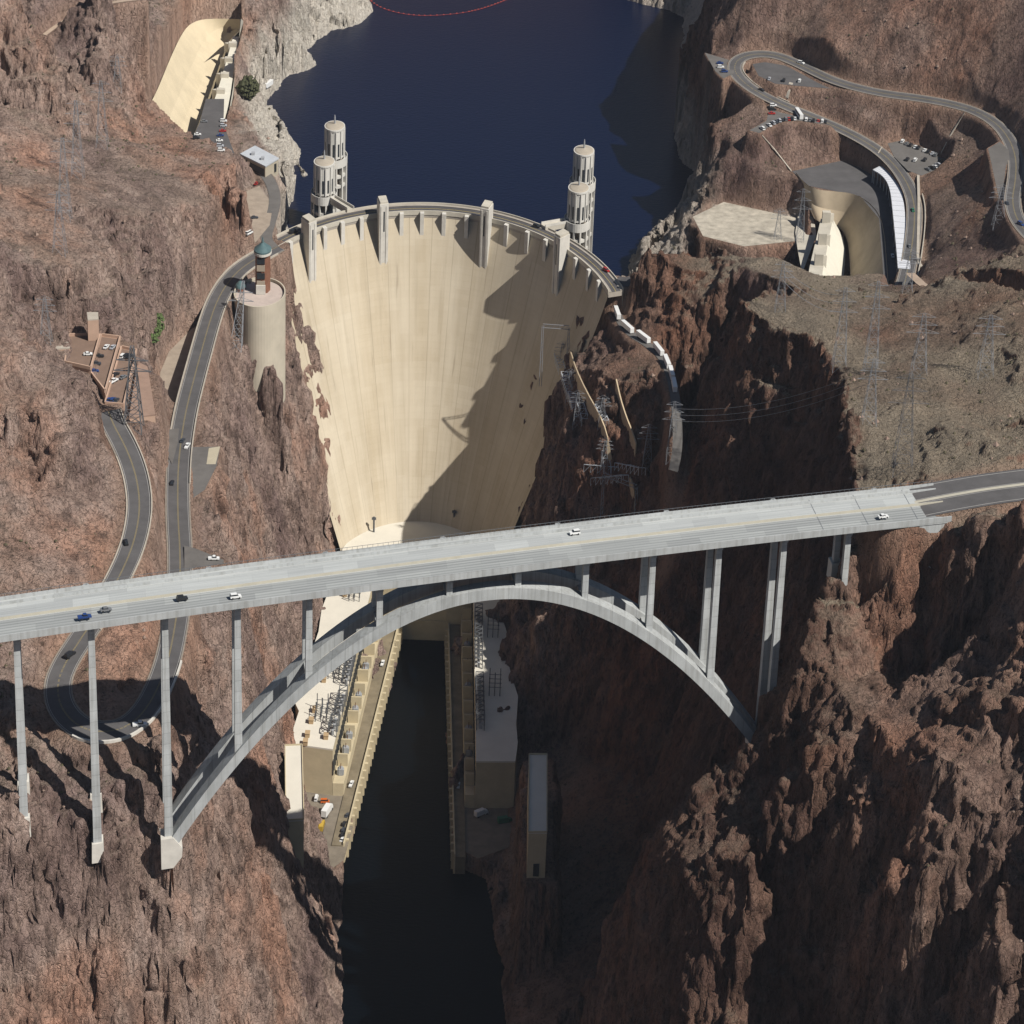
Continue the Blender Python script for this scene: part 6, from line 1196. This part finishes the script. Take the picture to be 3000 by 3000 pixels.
drape([(93.3, 120.6, 199.3), (99.5, 124.6, 191.5), (104.5, 118.2, 187.2), (109.5, 111.3, 183.0)], 1.0, M_KERB, "drain_channel", "thin concrete drain running down from the hook shaped lot", "drain", "slope drains")
drape([(157.9, 123.1, 194.1), (154.4, 111.9, 193.6), (151.8, 113.4, 187.0)], .8, M_KERB, "drain_channel", "thin concrete drain above the white canopy", "drain", "slope drains")
drape([(199.4, 120.5, 215.9), (195.5, 120.0, 208.2), (191.2, 114.5, 202.4), (188.3, 114.6, 194.9)], .9, M_KERB, "drain_channel", "thin concrete drain down to the triangular lot's tip", "drain", "slope drains")
drape([(111.8, 179.4, 208.6), (110.2, 173.2, 207.2), (109.1, 170.4, 203.0)], 3.2, M_KERB, "stairway", "pale stairway between the hairpin lot and the lower road", "stairs")
drape([(173.4, 83.7, 193.6), (170.5, 47.6, 191.3), (165.7, 2.0, 190.7), (162.7, -26.5, 190.3), (163.9, -34.2, 190.4)], 2.0, M_KERB, "slope_ditch", "pale ditch along the foot of the right hand slope", "ditch")
mb = MB()
def blob(mb, c, r, k=1.0, n=1):
    b = len(mb.v); v = [(1, 0, 0), (-1, 0, 0), (0, 1, 0), (0, -1, 0), (0, 0, 1), (0, 0, -.5)]
    for x, y, z in v: q = random.uniform(.75, 1.25); mb.v.append((c[0] + x * r * q / 1.2, c[1] + y * r * q, c[2] + z * r * q * k))
    for f in ((0, 2, 4), (2, 1, 4), (1, 3, 4), (3, 0, 4), (2, 0, 5), (1, 2, 5), (3, 1, 5), (0, 3, 5)): mb.f.append(tuple(b + i for i in f))
def leafy(c, r, n, label, cat, grp, m, name, trunk=True, s=.28):
    D = empty(name, c, label, cat, grp); mb = MB()
    for _ in range(n):
        u = Vector((random.gauss(0, 1), random.gauss(0, 1), random.gauss(0, 1))).normalized() * r * random.uniform(.55, 1.05)
        blob(mb, (c[0] + u.x / 1.25, c[1] + u.y, c[2] + r * .8 + u.z * .85), r * s * random.uniform(.5, 1.1))
    mb.build("crown", m, D)
    if trunk: MB().tube((c[0], c[1], c[2] - 1), (c[0], c[1], c[2] + r), .5, 6, .25).build("trunk", mat("bark", (.10, .075, .05), .95), D)
M_LEAF = mat("dull_green_leaf", (.060, .062, .030), .9, .45, .5); M_LEAF2 = mat("fresh_green_leaf", (.085, .12, .040), .9, .4, .6)
leafy((-191.2, 239.0, 167.5), 7.0, 260, "big round dark tree by the white spillway gates near the shore", "tree", None, M_LEAF, "round_tree")
for p, r, lb in (((-196.7, -150.7, 195.6), 3.2, "bright green bush highest in the row above the lower road"), ((-196.0, -146.6, 190.8), 2.4, "small green bush beside the highest one"), ((-197.1, -157.2, 192.5), 3.4, "green bush in the middle of the row below the garage cliff"), ((-195.5, -178.9, 198.7), 2.8, "green bush lowest in the row by the terrace wall")): leafy(p, r, 60, lb, "shrub", "green bushes above the road", M_LEAF2, "green_bush", True, .36)
BU = [(-141.2, 532.5, 138.1), (-135.6, 512.8, 138.1), (-125.9, 498.9, 138.1), (-112.3, 490.6, 138.1), (-99.0, 489.4, 138.1), (-81.6, 495.1, 138.1), (-66.4, 505.4, 138.1), (-49.1, 527.7, 138.1), (-40.4, 543.5, 138.1)]
BL = dens(smooth_line(BU, 2), 2.4); D = empty("buoy_line", BL[len(BL) // 2], "sagging line of red buoys across the lake at the top of the picture", "buoy line")
mb = MB()
for p in BL: mb.tube((p[0] - .5, p[1], 138.3), (p[0] + .5, p[1], 138.3), .42, 5)
mb.build("float", mat("red_float", (.36, .06, .045), .6), D).__setitem__('kind', 'stuff'); mb = MB()
for a, b in zip(BL[:-1], BL[1:]): mb.tube((a[0], a[1], 138.15), (b[0], b[1], 138.15), .15, 3)
mb.build("rope", mat("red_float", (.36, .06, .045), .6), D)
# desert scrub and loose boulders, too many to count
def scatter(name, n, box, m, r0, r1, smax, k, seed, dens_=.0):
    rs = np.random.RandomState(seed); x = rs.uniform(box[0], box[1], n); y = rs.uniform(box[2], box[3], n)
    keep = fbm(x * SQ, y, 55, 2, seed) > dens_; x, y = x[keep], y[keep]
    z = hz(x, y); s = np.hypot((hz(x + 2, y) - z) / 2 / SQ, (hz(x, y + 2) - z) / 2); ok = (s < smax) & (z > 12) & (hm(x, y) < .25); mb = MB()
    ok &= ~((np.abs(z - 138) < 12) & (y > -20))
    for a, b, c in zip(x[ok], y[ok], z[ok]): blob(mb, (a, b, c + .1), rs.uniform(r0, r1), k)
    o = mb.build(name, m); tag(o, kind='stuff')
scatter("desert_scrub", 5200, (-300, 205, -640, 330), mat("scrub_leaf", (.095, .082, .048), .95, .4, .4), .5, 1.15, .95, .8, 5, -.1)
scatter("boulders", 2600, (-300, 205, -640, 330), mat("boulder_rock", (.26, .185, .145), .95, .4, .3), .5, 1.6, 1.5, .8, 9, .05)
# ------------------------------------------------------------------ thin desert haze
def haze(dens):
    m = bpy.data.materials.new("haze_air"); m.use_nodes = True; nt = m.node_tree; N = nt.nodes
    for n in list(N):
        if n.type != 'OUTPUT_MATERIAL': N.remove(n)
    v = N.new("ShaderNodeVolumePrincipled"); v.inputs["Color"].default_value = (.80, .87, 1.0, 1); v.inputs["Density"].default_value = dens; v.inputs["Anisotropy"].default_value = .2
    nt.links.new(v.outputs[0], N["Material Output"].inputs["Volume"])
    MB().box((0, 250, 390), (5200, 5400, 860)).build("haze", m).__setitem__('kind', 'stuff')
haze(2.2e-5)
